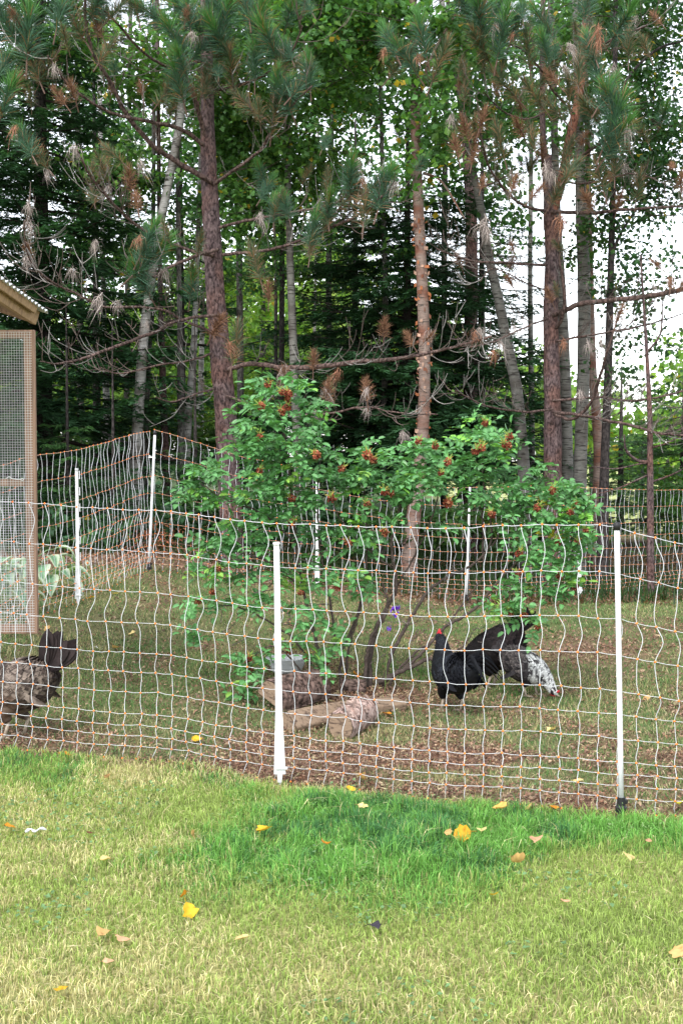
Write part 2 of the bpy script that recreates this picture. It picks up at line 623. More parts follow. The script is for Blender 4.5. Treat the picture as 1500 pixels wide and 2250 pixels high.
def grass_patch():
    mb = MB()
    # front lawn and pen, density falling with distance
    for (n, ylo, yhi, two) in ((150000, 2.95, 6.3, True), (90000, 5.1, 8.4, False), (90000, 8.4, 13.2, False)):
        x, y = scatter_tri(n, ylo, yhi)
        infr, lush, green, bare = lawn_zones(x, y)
        k = (infr > -.02) if two else (infr <= 0)
        keep = k & (R.random(n) > bare * (1.0 if not two else .8))
        x, y, infr, lush, green = x[keep], y[keep], infr[keep], lush[keep], green[keep]
        n = len(x)
        tuft = noise2(x, y, 14, 4)
        if two:
            h = 0.020 + 0.020 * R.random(n) + lush * (0.008 + 0.052 * sm(.4, .8, tuft) * (.4 + R.random(n))) + .012 * green
            dryp = np.clip(.42 - green * .38 - lush * .3 + (noise2(x, y, 1.7, 5) - .5) * 1.15 + (noise2(x, y, 7, 3) - .5) * .5 + .12 * (1 - sm(3.2, 4.2, y)), .03, .8)
        else:
            h = 0.018 + 0.02 * R.random(n) + 0.02 * sm(.6, .9, tuft)
            dryp = np.clip(.50 + (noise2(x, y, 1.7, 6) - .5) * .9 - .25 * sm(8, 10, y) - .12, .06, .6)
        dry = R.random(n) < dryp
        gA = np.array([0.265, 0.345, 0.095])      # yellow green
        gB = np.array([0.065, 0.18, 0.062])      # blue green of the long tussocks
        gC = np.array([0.145, 0.32, 0.07])        # fresh green
        gD = np.array([0.09, 0.16, 0.055])        # pen
        bl = (lush * sm(.42, .66, .4 * noise2(x, y, 2.4, 7) + .6 * noise2(x, y, 7, 2)) * (1 - .8 * sm(.75, 1.1, infr)) * .75)[:, None]
        if two:
            cc = np.where(R.random((n, 1)) < lush[:, None], gC, gA)
            cc = np.where(R.random((n, 1)) < bl * 1.05, gB, cc)
        else:
            f_ = noise2(x, y, 1.2, 1)[:, None]
            cc = gD * (1 - f_) + np.array([.10, .19, .055]) * f_
        cc = cc * (0.55 + .9 * R.random((n, 1)))
        dc = DRY[R.integers(0, 4, n)] * (.75 + .6 * R.random((n, 1)))
        if not two: dc = dc * .72
        cc = np.where(dry[:, None], dc, cc)
        wd = (0.0026 + 0.0016 * R.random(n)) * (1 if two else 1.5 + .12 * (y - 6))
        p = np.stack([x, y, ground(x, y) - .002], 1)
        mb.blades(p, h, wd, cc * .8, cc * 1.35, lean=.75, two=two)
    return tag(mb.obj("grass", M_grass), kind='stuff')


grass_patch()

# seed heads of annual meadow grass over the lush strip
mb = MB()
x, y = scatter_tri(26000, 3.9, 6.2)
infr, lush, green, bare = lawn_zones(x, y)
k = (lush > .35) & (R.random(len(x)) < .05 + .45 * sm(.45, .8, noise2(x, y, 3.1, 5)))
x, y = x[k], y[k]
p = np.stack([x, y, ground(x, y) + .045 + .05 * R.random(len(x))], 1)
mb.leaves(p, .006 + .005 * R.random(len(x)), np.array([.26, .36, .17]) * (.8 + .4 * R.random((len(x), 1))), up=.1, ratio=.4)
tag(mb.obj("grass_seed_heads", M_grass), kind='stuff')

# clover and plantain among the lawn
mb = MB()
x, y = scatter_tri(4200, 3.0, 5.6)
k = (noise2(x, y, 3.3, 6) > .64)
x, y = x[k], y[k]
p = np.stack([x, y, ground(x, y) + .018 + .018 * R.random(len(x))], 1)
mb.leaves(p, .012 + .012 * R.random(len(x)), np.array([.13, .23, .10]) * (.8 + .5 * R.random((len(x), 1))), up=1.6, ratio=.8)
tag(mb.obj("clover", M_grass), kind='stuff')

# dead leaves, straw and bark crumbs inside the pen
mb = MB()
for (n, ylo, yhi, s0) in ((80000, 5.05, 8.5, .019), (40000, 8.5, 13.8, .028)):
    x, y = scatter_tri(n, ylo, yhi)
    infr, lush, green, bare = lawn_zones(x, y)
    k = (infr < .06) & (R.random(n) < bare ** 1.3 * .9 + .06)
    x, y = x[k], y[k]
    p = np.stack([x, y, ground(x, y) + .006 + .012 * R.random(len(x))], 1)
    pal = np.array([(.20, .12, .085), (.27, .17, .12), (.14, .085, .06), (.33, .24, .16), (.17, .12, .09), (.24, .13, .08)])
    mb.leaves(p, s0 * (.6 + .9 * R.random(len(x))), pal[R.integers(0, 6, len(x))] * (.7 + .6 * R.random((len(x), 1))), up=.9, ratio=.6, fold=.25)
x, y = scatter_tri(30000, 3.1, 9.5)
infr, lush, green, bare = lawn_zones(x, y)
k = R.random(len(x)) < np.where(infr > 0, .25 * (1 - lush), bare * .8)
x, y = x[k], y[k]
p = np.stack([x, y, ground(x, y) + .01 + .015 * R.random(len(x))], 1)
mb.leaves(p, .022 + .035 * R.random(len(x)), DRY[R.integers(0, 4, len(x))] * .9, up=.9, ratio=.05, fold=.1)
tag(mb.obj("leaf_litter", M_dry), kind='stuff')


def curled_leaf(size, col, seed):
    rr = np.random.default_rng(seed)
    n, k = 7, 5
    u = np.linspace(-1, 1, n)
    wv = np.sqrt(np.clip(1 - np.abs(u) ** 2.3, 0, 1)) * (.42 + .1 * rr.random()) * (1 + .14 * rr.normal(size=n))
    s_ = np.linspace(-1, 1, k)
    U, S = np.meshgrid(u, s_, indexing='ij')
    X = U * .5
    Y = S * wv[:, None]
    c1, c2 = rr.random() * .7, rr.normal() * .25
    Z = c1 * (Y ** 2) * 1.6 + c2 * X * Y * 2 + .18 * (X ** 2) * rr.random() * 3 + .03 * rr.normal(size=X.shape)
    v = np.stack([X, Y, Z - Z.min()], -1).reshape(-1, 3) * size
    i = np.arange(n - 1)[:, None] * k
    j = np.arange(k - 1)[None]
    f = np.stack([i + j, i + j + 1, i + k + j + 1, i + k + j], -1).reshape(-1, 4)
    mb_ = MB()
    cc = np.asarray(col) * (.85 + .3 * rr.random((n * k, 1)))
    cc[rr.random(n * k) < .15] *= .6
    mb_.add(v, f, cc)
    mb_.tube([[-.5 * size, 0, v[:, 2].mean()], [-.8 * size, .05 * size, .0]], .018 * size, 4, np.asarray(col) * .6)
    return mb_


YEL, ORG, TAN, PIN, PAL, BRN = (.75, .44, .04), (.62, .25, .03), (.55, .34, .14), (.58, .33, .20), (.66, .5, .22), (.16, .07, .04)
LEAVES = [
    (581, 1857, .052, YEL, "round bright yellow leaf lying flat on the fresh green grass"),
    (423, 1855, .044, TAN, "curled tan yellow leaf where the dry lawn meets the green grass"),
    (715, 1888, .045, ORG, "orange leaf sunk in the dark blue green grass"),
    (1015, 1866, .064, (.6, .3, .03), "large ragged orange brown leaf on the long grass"),
    (1057, 1858, .034, PAL, "small pale yellow leaf beside the large ragged orange one"),
    (985, 1863, .026, TAN, "tiny tan leaf left of the large ragged orange one"),
    (1098, 1807, .056, (.62, .36, .1), "speckled orange leaf in the long grass below the net"),
    (797, 1803, .042, PAL, "faded yellow leaf half hidden in the tall grass right of the wide white post"),
    (1175, 1880, .044, PIN, "crumpled pinkish tan leaf on the blue green grass"),
    (1138, 1925, .052, TAN, "upright orange tan leaf standing at the lower edge of the long grass"),
    (1378, 1918, .038, PAL, "pale cream leaf lying in grass below the thin white post"),
    (1423, 1881, .022, PIN, "very small pinkish leaf right of the thin white post"),
    (415, 2020, .050, YEL, "yellow leaf on its edge beside the straw patch in the lawn"),
    (268, 2085, .044, PIN, "pinkish folded leaf on the dry lawn, right one of a close pair"),
    (230, 2072, .044, TAN, "narrow tan leaf on the dry lawn, left one of a close pair"),
    (238, 2135, .030, PIN, "small pink brown leaf below the close pair of leaves"),
    (135, 2198, .036, YEL, "yellow leaf in the bottom left corner of the lawn"),
    (533, 2083, .040, PAL, "pale yellow leaf standing in the straw coloured patch"),
    (22, 1832, .042, ORG, "orange leaf at the left edge of the lawn"),
    (152, 1672, .044, ORG, "orange leaf at the foot of the net near the hen"),
    (790, 1722, .052, TAN, "orange tan leaf caught upright against the foot of the net"),
    (770, 1748, .040, YEL, "flat yellow leaf just in front of the net foot"),
    (1485, 1781, .050, (.6, .55, .06), "lemon yellow leaf by the net at the right edge"),
    (232, 1908, .038, PAL, "pale ragged leaf in the middle of the dry left lawn"),
    (198, 1847, .026, BRN, "small dark red brown leaf on the yellow green lawn"),
    (1240, 2000, .034, PIN, "faint pinkish leaf beside the bare straw patch at the right"),
    (1490, 2115, .052, TAN, "tan orange leaf at the right edge near the bottom"),
    (1215, 1790, .040, ORG, "curled orange leaf under the net left of the thin post"),
    (1162, 1789, .034, TAN, "tan leaf under the bottom line of the net"),
    (237, 1720, .030, PIN, "dull pink leaf on the green patch near the hen"),
    (1085, 1985, .030, YEL, "small yellow leaf at the edge of the bare straw patch"),
    (405, 1985, .030, ORG, "small orange brown leaf above the upright yellow one"),
]
for i, (px, py, s_, c_, lab) in enumerate(LEAVES):
    p = G(px, py)
    o = curled_leaf(s_ * 1.12, c_, 100 + i).obj("fallen_leaf", M_petal, smooth=True, loc=(p[0], p[1], p[2] + .030 + (.03 if 1790 < py < 1930 and px > 560 else 0)))
    o.rotation_euler = (R.normal() * .35, R.normal() * .35 + (.5 if 'upright' in lab or 'edge' in lab[:26] else 0), R.random() * 6.28)
    tag(o, lab, "leaf", "leaves fallen on the front lawn")
# leaves lying in the pen, alike enough to be told apart only by place
pl = [(432, 1633, YEL, "yellow leaf in the pen left of the wide white post"), (1420, 1540, TAN, "cream leaf in the pen beside the thin white post"),
      (1210, 1612, PAL, "pale leaf on the litter below the silver laced hen"), (1268, 1724, PAL, "pale flat leaf on the brown litter left of the thin post"),
      (254, 1310, PAL, "yellow leaf at the foot of the toothed side post"), (202, 1318, YEL, "yellow leaf in the grass behind the mesh door"),
      (160, 1430, YEL, "yellow leaf on the grass just above the hen's tail"), (105, 1387, TAN, "tan leaf right under the corner of the mesh door"),
      (255, 1430, TAN, "brown curled leaf on the grass between net and door"), (217, 1432, (.75, .72, .68), "white feather-like leaf on the grass right of the hen"),
      (290, 1397, PAL, "round pale leaf in the shaded grass behind the net"), (850, 1575, ORG, "orange leaf lying right of the firewood"),
      (783, 1489, ORG, "orange leaf between the rose canes"), (945, 1440, PAL, "cream leaf behind the low rose branch"),
      (1120, 1345, PAL, "pale leaf in the far grass under the rose bush")]
for i, (px, py, c_, lab) in enumerate(pl):
    p = G(px, py)
    o = curled_leaf(.055, c_, 300 + i).obj("fallen_leaf", M_petal, smooth=True, loc=(p[0], p[1], p[2] + .018))
    o.rotation_euler = (R.normal() * .3, R.normal() * .3, R.random() * 6.28)
    tag(o, lab, "leaf", "leaves fallen inside the pen")
# dark feather and white scrap on the lawn
p = G(822, 2053)
mb = curled_leaf(.042, (.035, .03, .04), 55)
tag(mb.obj("fallen_feather", M_feather, loc=(p[0], p[1], p[2] + .025)), "small dark grey feather standing in the dry lawn", "feather")
p = G(78, 1843)
mb = MB()
q = spline([[-.04, 0, 0], [-.02, .012, .008], [0, -.006, .004], [.02, .008, .012], [.04, .02, .004]], 18)
mb.tube(q, .0045 + .002 * np.sin(np.arange(18)), 6, (.7, .7, .68), rough=.4)
tag(mb.obj("string_scrap", M_rope, loc=(p[0], p[1], p[2] + .028)), "crooked white scrap of string on the dry lawn", "string")

# ------------------------------------------------------------------ the electric net
ROWS = np.array([1.22, 1.02, .825, .676, .528, .43, .326, .223, .172, .122, .068, 0.0]) / 1.22


def net(name, path, tops, label, group, col_v, rr_v, rr_h, m_h, posts, spacing=.081, amp=1.0, seed=0, sink=0.0, tilt=0.0, kn=.0062):
    """path: plan points; tops: height of the top line over the ground at each of them"""
    rg = np.random.default_rng(seed)
    path = np.asarray(path, float)
    seg = np.concatenate([[0], np.cumsum(np.linalg.norm(np.diff(path, axis=0), axis=1))])
    ncol = int(seg[-1] / spacing)
    s_ = (np.arange(ncol + 1) + .35) * spacing
    s_ = s_[s_ < seg[-1]]
    X, Y = np.interp(s_, seg, path[:, 0]), np.interp(s_, seg, path[:, 1])
    T = np.interp(s_, seg, tops)
    tan = nrm(np.stack([np.gradient(X), np.gradient(Y)], 1))
    tan3 = np.concatenate([tan, np.zeros((len(tan), 1))], 1)
    nor3 = np.stack([-tan[:, 1], tan[:, 0], np.zeros(len(tan))], 1)
    Z0 = ground(X, Y) + .012
    root = empty(name, (X[len(X) // 2], Y[len(Y) // 2], float(Z0[len(Z0) // 2])), label, "net fence", group)
    org = np.array(root.location)
    nr = len(ROWS)
    K = np.zeros((nr, len(s_), 3))
    slow = lambda k_: np.interp(s_, np.arange(0, seg[-1] + 1.5, .42), np.cumsum(rg.normal(size=len(np.arange(0, seg[-1] + 1.5, .42)))) * k_)
    f1, f2, f3 = slow(.35) + rg.normal(size=len(s_)) * .22, slow(.5) + rg.normal(size=len(s_)) * .5, slow(.4)
    own = rg.normal(size=(len(s_), 16))
    vary = np.clip(1 + .4 * rg.normal(size=len(s_)), .25, 1.9)

    def off(zf, c_):
        """sideways wander of strand c_ at height fraction zf"""
        A = amp * (.0028 + .0098 * sm(.1, .8, zf)) * (1 - .25 * sm(.93, 1, zf))
        r_ = np.interp(zf, ROWS[::-1], np.arange(nr)[::-1])
        e = np.interp(r_, np.arange(16) * .8, own[c_])
        return A * (.85 * vary[c_] * np.sin(3.6 * r_ + f1[c_] + .4) + .4 * np.sin(6.6 * r_ + f2[c_]) + .42 * e)

    for c_ in range(len(s_)):
        lat = off(ROWS, c_)
        lat[-1] -= tilt * (1 - sm(.5, 1.8, X[c_] + 1.0)) + .004 * rg.normal()
        sag = .004 * np.sin(s_[c_] * 1.7 + np.arange(nr)) + .0018 * rg.normal(size=nr)
        K[:, c_] = np.array([X[c_], Y[c_], Z0[c_]]) + np.stack([0 * ROWS, 0 * ROWS, ROWS * T[c_] + sag * (ROWS > 0)], 1) + tan3[c_] * lat[:, None] + nor3[c_] * (.006 * rg.normal(size=nr) + .012 * np.sin(np.arange(nr) * 1.3))[:, None]
    for c_ in range(len(s_)):
        pts = []
        for r in range(nr - 1):
            a, b2 = K[r, c_], K[r + 1, c_]
            n = max(3, int((a[2] - b2[2]) / .02))
            u = np.linspace(0, 1, n, endpoint=(r == nr - 2))
            zf = ROWS[r] * (1 - u) + ROWS[r + 1] * u
            la, lb = off(ROWS[r:r + 1], c_)[0], off(ROWS[r + 1:r + 2], c_)[0]
            d_ = off(zf, c_) - (la * (1 - u) + lb * u)
            pts.append(a[None] * (1 - u[:, None]) + b2[None] * u[:, None] + tan3[c_] * d_[:, None] + nor3[c_] * (d_ * rg.normal() * .5)[:, None])
        mb_ = MB()
        mb_.tube(np.concatenate(pts) - org, rr_v, 5, col_v)
        mb_.obj("vertical_strand", M_rope, root, smooth=True)
    for r in range(nr):
        q = K[r] - org
        mid = (q[1:] + q[:-1]) / 2 + np.array([0, 0, -.0022]) + rg.normal(size=(len(q) - 1, 3)) * .0010
        full = np.empty((len(q) * 2 - 1, 3))
        full[0::2] = q
        full[1::2] = mid
        mb_ = MB()
        mb_.tube(full, rr_h * (1.25 if r == 0 else 1), 5)
        mb_.obj("horizontal_strand", M_black if r == nr - 1 else m_h, root, smooth=True)
    mb_ = MB()
    sph = np.array([[0, 0, 1], [.7, .7, .15], [-.7, .7, .15], [-.7, -.7, .15], [.7, -.7, .15], [.9, 0, -.3], [0, .9, -.3], [-.9, 0, -.3], [0, -.9, -.3], [0, 0, -1]])
    tf = np.array([[0, 1, 2], [0, 2, 3], [0, 3, 4], [0, 4, 1], [1, 5, 6], [1, 6, 2], [2, 6, 7], [2, 7, 3], [3, 7, 8], [3, 8, 4], [4, 8, 5], [4, 5, 1], [9, 6, 5], [9, 7, 6], [9, 8, 7], [9, 5, 8]])
    kk = (K.reshape(-1, 3) - org)
    v = kk[:, None] + sph[None] * kn
    mb_.add(v.reshape(-1, 3), (np.arange(len(kk))[:, None, None] * 10 + tf[None]).reshape(-1, 3), (.85, .21, .03))
    tag(mb_.obj("knot_clip", M_orange, root, smooth=True), kind='stuff')
    for (px, py, kind, h, lean) in posts:
        z0 = float(ground(px, py))
        loc = np.array([px, py, z0]) - org
        mb_ = MB()
        if kind == 'line':
            p0, p1 = loc + [lean * .5, 0, .06], loc + [-lean * .5, 0, h]
            mb_.tube(np.linspace(p0, p1, 6), .0115, 14, (.8, .8, .8))
            po = mb_.obj("post", M_white, root, smooth=True)
            c_ = MB()
            c_.tube([p1 - [0, 0, .012], p1 + [0, 0, .012], p1 + [0, 0, .02]], [.015, .0155, .011], 12)
            c_.obj("cap", M_black, po, smooth=True)
            c_ = MB()
            c_.tube([p0 + [0, 0, .03], p0 + [0, 0, -.005], p0 + [0, 0, -.012], p0 + [0, 0, -.035]], [.017, .018, .026, .024], 10)
            c_.tube([p0 + [0, 0, -.035], p0 + [0, 0, -.16]], [.006, .003], 6)
            c_.box(p0 + [.018, 0, .012], (.016, .02, .02), bev=.003)
            c_.obj("foot_spike", M_black, po, smooth=False)
        else:
            s2 = .0165 if kind == 'wide' else .014
            n = 8
            zz = np.linspace(.05, h, n)
            ww = s2 * (1.0 - .22 * (zz / h)) * np.where(zz < .36, 1 + .75 * (1 - zz / .36), 1)
            dirv = np.array([-lean, 0, 1.0])
            for i in range(n - 1):
                # T section rail in slices
                a, b2 = zz[i], zz[i + 1]
                for (dx, dy, sx, sy) in ((0, 0, 2, .35), (0, .3, .5, .9)):
                    wa, wb = ww[i], ww[i + 1]
                    v = []
                    for z_, w_ in ((a, wa), (b2, wb)):
                        cx = loc + dirv * z_ + np.array([dx * w_, dy * w_, 0])
                        for (ux, uy) in ((-.5, -.5), (.5, -.5), (.5, .5), (-.5, .5)):
                            v.append(cx + [ux * sx * w_, uy * sy * w_, 0])
                    fs = [[0, 1, 5, 4], [1, 2, 6, 5], [2, 3, 7, 6], [3, 0, 4, 7]]
                    if i == 0: fs.append([3, 2, 1, 0])
                    if i == n - 2: fs.append([4, 5, 6, 7])
                    mb_.add(np.array(v), fs)
            po = mb_.obj("post", M_white, root)
            c_ = MB()
            top = loc + dirv * h
            c_.tube([top, top + [0, 0, .007], top + [0, 0, .010]], [s2 * 1.0, s2 * 1.0, s2 * .8], 14)
            c_.obj("cap", M_white, po)
            c_ = MB()
            foot = loc + dirv * .05
            if kind == 'toothed':
                for z_ in (.98, .86, .74, .64, .50, .38, .26, .14):
                    z_ *= h
                    q = loc + dirv * z_
                    wq = s2 * 1.3
                    c_ = MB()
                    c_.tube([q + [s2 * .4, 0, 0], q + [wq * 1.2, 0, .012], q + [wq * 1.2, 0, -.05], q + [s2 * .4, 0, -.04]], .0035, 5)
                    c_.obj("strand_hook", M_white, po)
                c_ = MB()
            foot = foot + [0, 0, .03]
            c_.box(foot + [.008, 0, -.003], (s2 * 3.4, s2 * 1.6, .008), bev=.002)
            c_.add([foot + [-s2 * .9, -.004, -.006], foot + [s2 * .9, -.004, -.006], foot + [0, 0, -.16], foot + [-s2 * .9, .01, -.006], foot + [s2 * .9, .01, -.006]],
                   [[0, 1, 2], [4, 3, 2], [1, 4, 2], [3, 0, 2]])
            c_.box(foot + [0, .004, -.04], (s2 * .4, s2 * 1.2, .06))
            c_.obj("step_spike", M_white, po)
    return root


near_path = [(-1.95, 6.08), (-1.68, 6.04), (-.84, 5.86), (-.3, 5.62), (.567, 5.28), (1.14, 5.16), (1.45, 5.13), (1.9, 5.10)]
near_top = [1.235, 1.225, 1.205, 1.19, 1.20, 1.235, 1.15, 1.10]
net("electric_net_fence", near_path, near_top, "white string net with orange knots between a wide and a thin post, nearest the lawn",
    "electric nets round the hen pen", (.8, .8, .8), .00155, .0012, M_rope,
    [(-.283, 5.60, 'wide', 1.11, .012), (1.168, 5.145, 'line', 1.235, .03)], amp=1.0, seed=3, tilt=.028, kn=.0064)
side_path = [(-2.36, 8.0), (-2.18, 8.85), (-1.99, 9.4), (-1.69, 11.0)]
net("electric_net_fence", side_path, [1.15, 1.16, 1.16, 1.25], "side run of the net with its toothed white post behind the mesh door",
    "electric nets round the hen pen", (.75, .77, .8), .0017, .0014, M_ropefar,
    [(-2.0, 9.3, 'toothed', 1.03, 0.0)], amp=.85, seed=5, kn=.006)
back_path = [(-1.69, 11.0), (-.87, 11.7), (-.25, 12.3), (.6, 12.6), (1.5, 12.8), (3.0, 13.8), (4.4, 14.9)]
net("electric_net_fence", back_path, [1.27, 1.17, 1.16, 1.14, 1.20, 1.19, 1.17], "far run of the net at the edge of the wood behind the rose bush",
    "electric nets round the hen pen", (.7, .72, .75), .0018, .0015, M_ropefar,
    [(-1.69, 10.97, 'line', 1.24, -.06), (-.245, 12.24, 'toothed', 1.06, 0.0), (1.31, 12.7, 'line', 1.22, -.03), (2.62, 13.45, 'toothed', .55, .05)], amp=.8, seed=8, kn=.0068)

# ------------------------------------------------------------------ coop: open mesh door and roof corner
DD = 7.1
dtop, dbot = P(40, 727, DD)[2], P(40, 1394, DD)[2]
xr = P(81, 1000, DD)[0]
DW = .78
root = empty("chicken_coop", (xr - DW, DD, float(ground(xr - DW, DD))), "wooden chicken coop with open wire mesh door and pale sheet roof corner", "coop")
org = np.array(root.location)
door = empty("door", (0, 0, 0))
door.parent = root
rx = org[0]
h_ = dtop - dbot
zc = (dtop + dbot) / 2


def brd(name, c_, size, parent, mat, M=None):
    mb_ = MB()
    mb_.box((0, 0, 0), size, M, bev=.003)
    return mb_.obj(name, mat, parent, loc=np.array(c_) - org)


SW = .062
brd("stile", (xr - SW / 2, DD, zc), (SW, .036, h_), door, M_wood)
brd("stile", (xr - DW + SW / 2, DD, zc), (SW, .036, h_), door, M_wood)
Mx = np.array([[0, 0, 1.0], [0, 1, 0], [1, 0, 0]])
for nm, zz, hh in (("top_rail", dtop - .024, .048), ("middle_rail", P(30, 1060, DD)[2], .042), ("bottom_rail", dbot + .026, .052)):
    brd(nm, (xr - DW / 2, DD, zz), (hh, .034, DW - 2 * SW), door, M_wood, Mx)
mb = MB()                                     # hardware cloth, wire by wire
sp = .0150
for x_ in np.arange(xr - DW + .02, xr - .014, sp):
    mb.tube([[x_, DD - .021, dbot + .012], [x_, DD - .021, dtop - .012]] - org, .00085, 4, cap=False)
for z_ in np.arange(dbot + .014, dtop - .012, sp):
    mb.tube([[xr - DW + .02, DD - .0225, z_], [xr - .014, DD - .0225, z_]] - org, .00085, 4, cap=False)
tag(mb.obj("wire_mesh", M_wire, door), kind='stuff')
mb = MB()                                     # latch hook
zl = P(30, 1053, DD)[2]
q = spline([[xr - .17, DD - .026, zl + .004], [xr - .15, DD - .03, zl + .014], [xr - .13, DD - .03, zl + .004], [xr - .09, DD - .03, zl + .0], [xr - .075, DD - .03, zl + .006],
            [xr - .066, DD - .03, zl + .0], [xr - .074, DD - .03, zl - .006], [xr - .084, DD - .03, zl - .001]], 30)
mb.tube(q - org, .0026, 6)
mb.obj("latch_hook", M_wire, door, smooth=True)
for px_, py_ in ((66, 768), (67, 828), (66, 882), (67, 996), (68, 1105)):
    mb = MB()
    p = P(px_, py_, DD - .025)
    q = spline([p + [-.006, .004, 0], p + [-.003, 0, .002], p + [.003, 0, 0], p + [.006, .004, -.001]], 8)
    mb.tube(q - org, .0015, 5)
    mb.obj("staple", M_wire, door, smooth=True)
# frame behind the door, just outside the picture
for yy in (DD, DD + 1.3):
    brd("corner_post", (xr - DW - .045, yy + .03, (dtop + .25 + ground(xr - DW, yy)) / 2), (.085, .085, dtop + .25 - float(ground(xr - DW, yy))), root, M_wood)
# roof: the eave runs away from the camera and ends at the corner in view
e0 = P(84, 700, 7.5)
ed_ = nrm(P(0, 642, 6.7) - e0)
Lr = 2.2
sl = nrm(np.array([-1.0, 0, .33]))
up_ = nrm(np.cross(ed_, sl))
if up_[2] < 0: up_ = -up_
Me = np.stack([ed_, sl, up_], 1)
brd("eave_board", e0 + ed_ * Lr / 2 + sl * .018, (Lr, .036, .085), root, M_woodl, Me)
brd("fascia_board", e0 + ed_ * (Lr / 2 + .17) - sl * .016 + up_ * .035, (Lr, .026, .055), root, M_woodl, Me)
brd("soffit_board", e0 + ed_ * (Lr / 2 + .0) + sl * .09 - up_ * .02, (Lr, .09, .022), root, M_wood, Me)
for k_ in range(4):
    brd("rafter", e0 + ed_ * (.05 + k_ * .6) + sl * .62, (.038, 1.15, .08), root, M_wood, Me)
mb = MB()
u = np.linspace(-.045, 1.2, 3)
vv = np.linspace(-.03, Lr, 130)
U, V = np.meshgrid(u, vv, indexing='ij')
H = .055 + .009 * np.sin(V * 2 * math.pi / .076)
pt = e0 + U[..., None] * sl + V[..., None] * ed_ + H[..., None] * up_
nu, nv = U.shape
i = np.arange(nu - 1)[:, None] * nv
j = np.arange(nv - 1)[None]
f = np.stack([i + j, i + j + 1, i + nv + j + 1, i + nv + j], -1).reshape(-1, 4)
mb.add(pt.reshape(-1, 3) - org, f)
mb.add(pt.reshape(-1, 3) - org + up_ * .004, f[:, ::-1])
mb.obj("roof_sheet", M_roof, root)

# ------------------------------------------------------------------ firewood, bowl
M_barkd = bark_mat("log_bark", (.085, .055, .044), (.14, .095, .08), (.018, .012, .01), (.22, 1, 1), 48)
M_split = wood_mat("split_wood", (.22, .155, .105), (.07, .045, .032), (3, 34, 34))
M_peel = bark_mat("peeling_log_bark", (.24, .15, .12), (.36, .27, .24), (.09, .045, .035), (1, .3, .5), 60)


def log(name, a, b_, r, mat, label, cut=None, seed=0, endcol=True, flat=None):
    """a log between two points with rough bark and cut ends; flat = (direction, depth) splits it"""
    rg = np.random.default_rng(seed)
    a, b_ = np.asarray(a, float), np.asarray(b_, float)
    o_ = (a + b_) / 2
    n, k = 22, 26
    ax = nrm(b_ - a)
    sd_ = nrm(np.cross(ax, [0, 0, 1]))
    uu = np.cross(sd_, ax)
    th = np.arange(k) / k * 2 * math.pi
    ridg = .022 * rg.normal(size=k) + .05 * np.cos(th * 2 + rg.random() * 6) + .03 * np.cos(th * 3 + rg.random() * 6)
    v = []
    for i_ in range(n):
        t_ = i_ / (n - 1)
        rr = r * (1 + ridg + .012 * rg.normal(size=k) + .03 * math.sin(t_ * 5)) * (1 - .05 * (i_ in (0, n - 1)))
        x_, z_ = np.cos(th) * rr, np.sin(th) * rr
        if flat is not None:
            fd, dp = flat
            c_, s_ = math.cos(fd), math.sin(fd)
            pr = x_ * c_ + z_ * s_
            ex = np.maximum(pr - dp * r * (1 + .05 * rg.normal(size=k)), 0)
            x_, z_ = x_ - ex * c_, z_ - ex * s_
        v.append((a - o_) + (b_ - a) * t_ + sd_ * x_[:, None] + uu * z_[:, None])
    v = np.concatenate(v)
    i = np.arange(n - 1)[:, None] * k
    j = np.arange(k)[None]
    f = np.stack([i + j, i + (j + 1) % k, i + k + (j + 1) % k, i + k + j], -1).reshape(-1, 4)
    mb_ = MB()
    mb_.add(v, f)
    o = mb_.obj(name, mat, smooth=mat is not M_barkd, loc=o_)
    for e, idx in (("cut_end", 0), ("cut_end", (n - 1) * k)):
        ring = v[idx:idx + k]
        c_ = MB()
        cen = ring.mean(0) + ax * (-.002 if idx == 0 else .002)
        c_.add(np.vstack([ring * .97 + cen * .03 + ax * (-.003 if idx == 0 else .003), cen]), [[q, (q + 1) % k, k] if idx else [(q + 1) % k, q, k] for q in range(k)])
        c_.obj(e, M_split, o)
    return tag(o, label, "log", "firewood at the foot of the rose bush")


gz = G(640, 1590)
def up(p_, z_):
    return np.array([p_[0], p_[1], p_[2] + z_])


log("log", up(G(592, 1562), .06), up(G(700, 1538), .075), .112, M_barkd, "dark deeply furrowed split log at the left rear of the pile", seed=1, flat=(-2.0, .05))
log("log", up(G(636, 1606), .045), up(G(762, 1582), .05), .062, M_split, "pale smooth split log lying across the front of the pile", seed=2, flat=(.75, .45))
c0, c1 = up(G(748, 1622), .062), up(G(806, 1586), .062)
log("log", c0, c1, .078, M_peel, "round log with white and rust papery peeling bark", seed=3)
log("log", up(G(812, 1562), .03), up(G(880, 1556), .03), .075, M_split, "half buried weathered log right of the rose canes", seed=4, flat=(1.5, .3))
log("log", up(G(800, 1522), .03), up(G(745, 1519), .03), .05, M_barkd, "thin grey log behind the rose canes", seed=6)
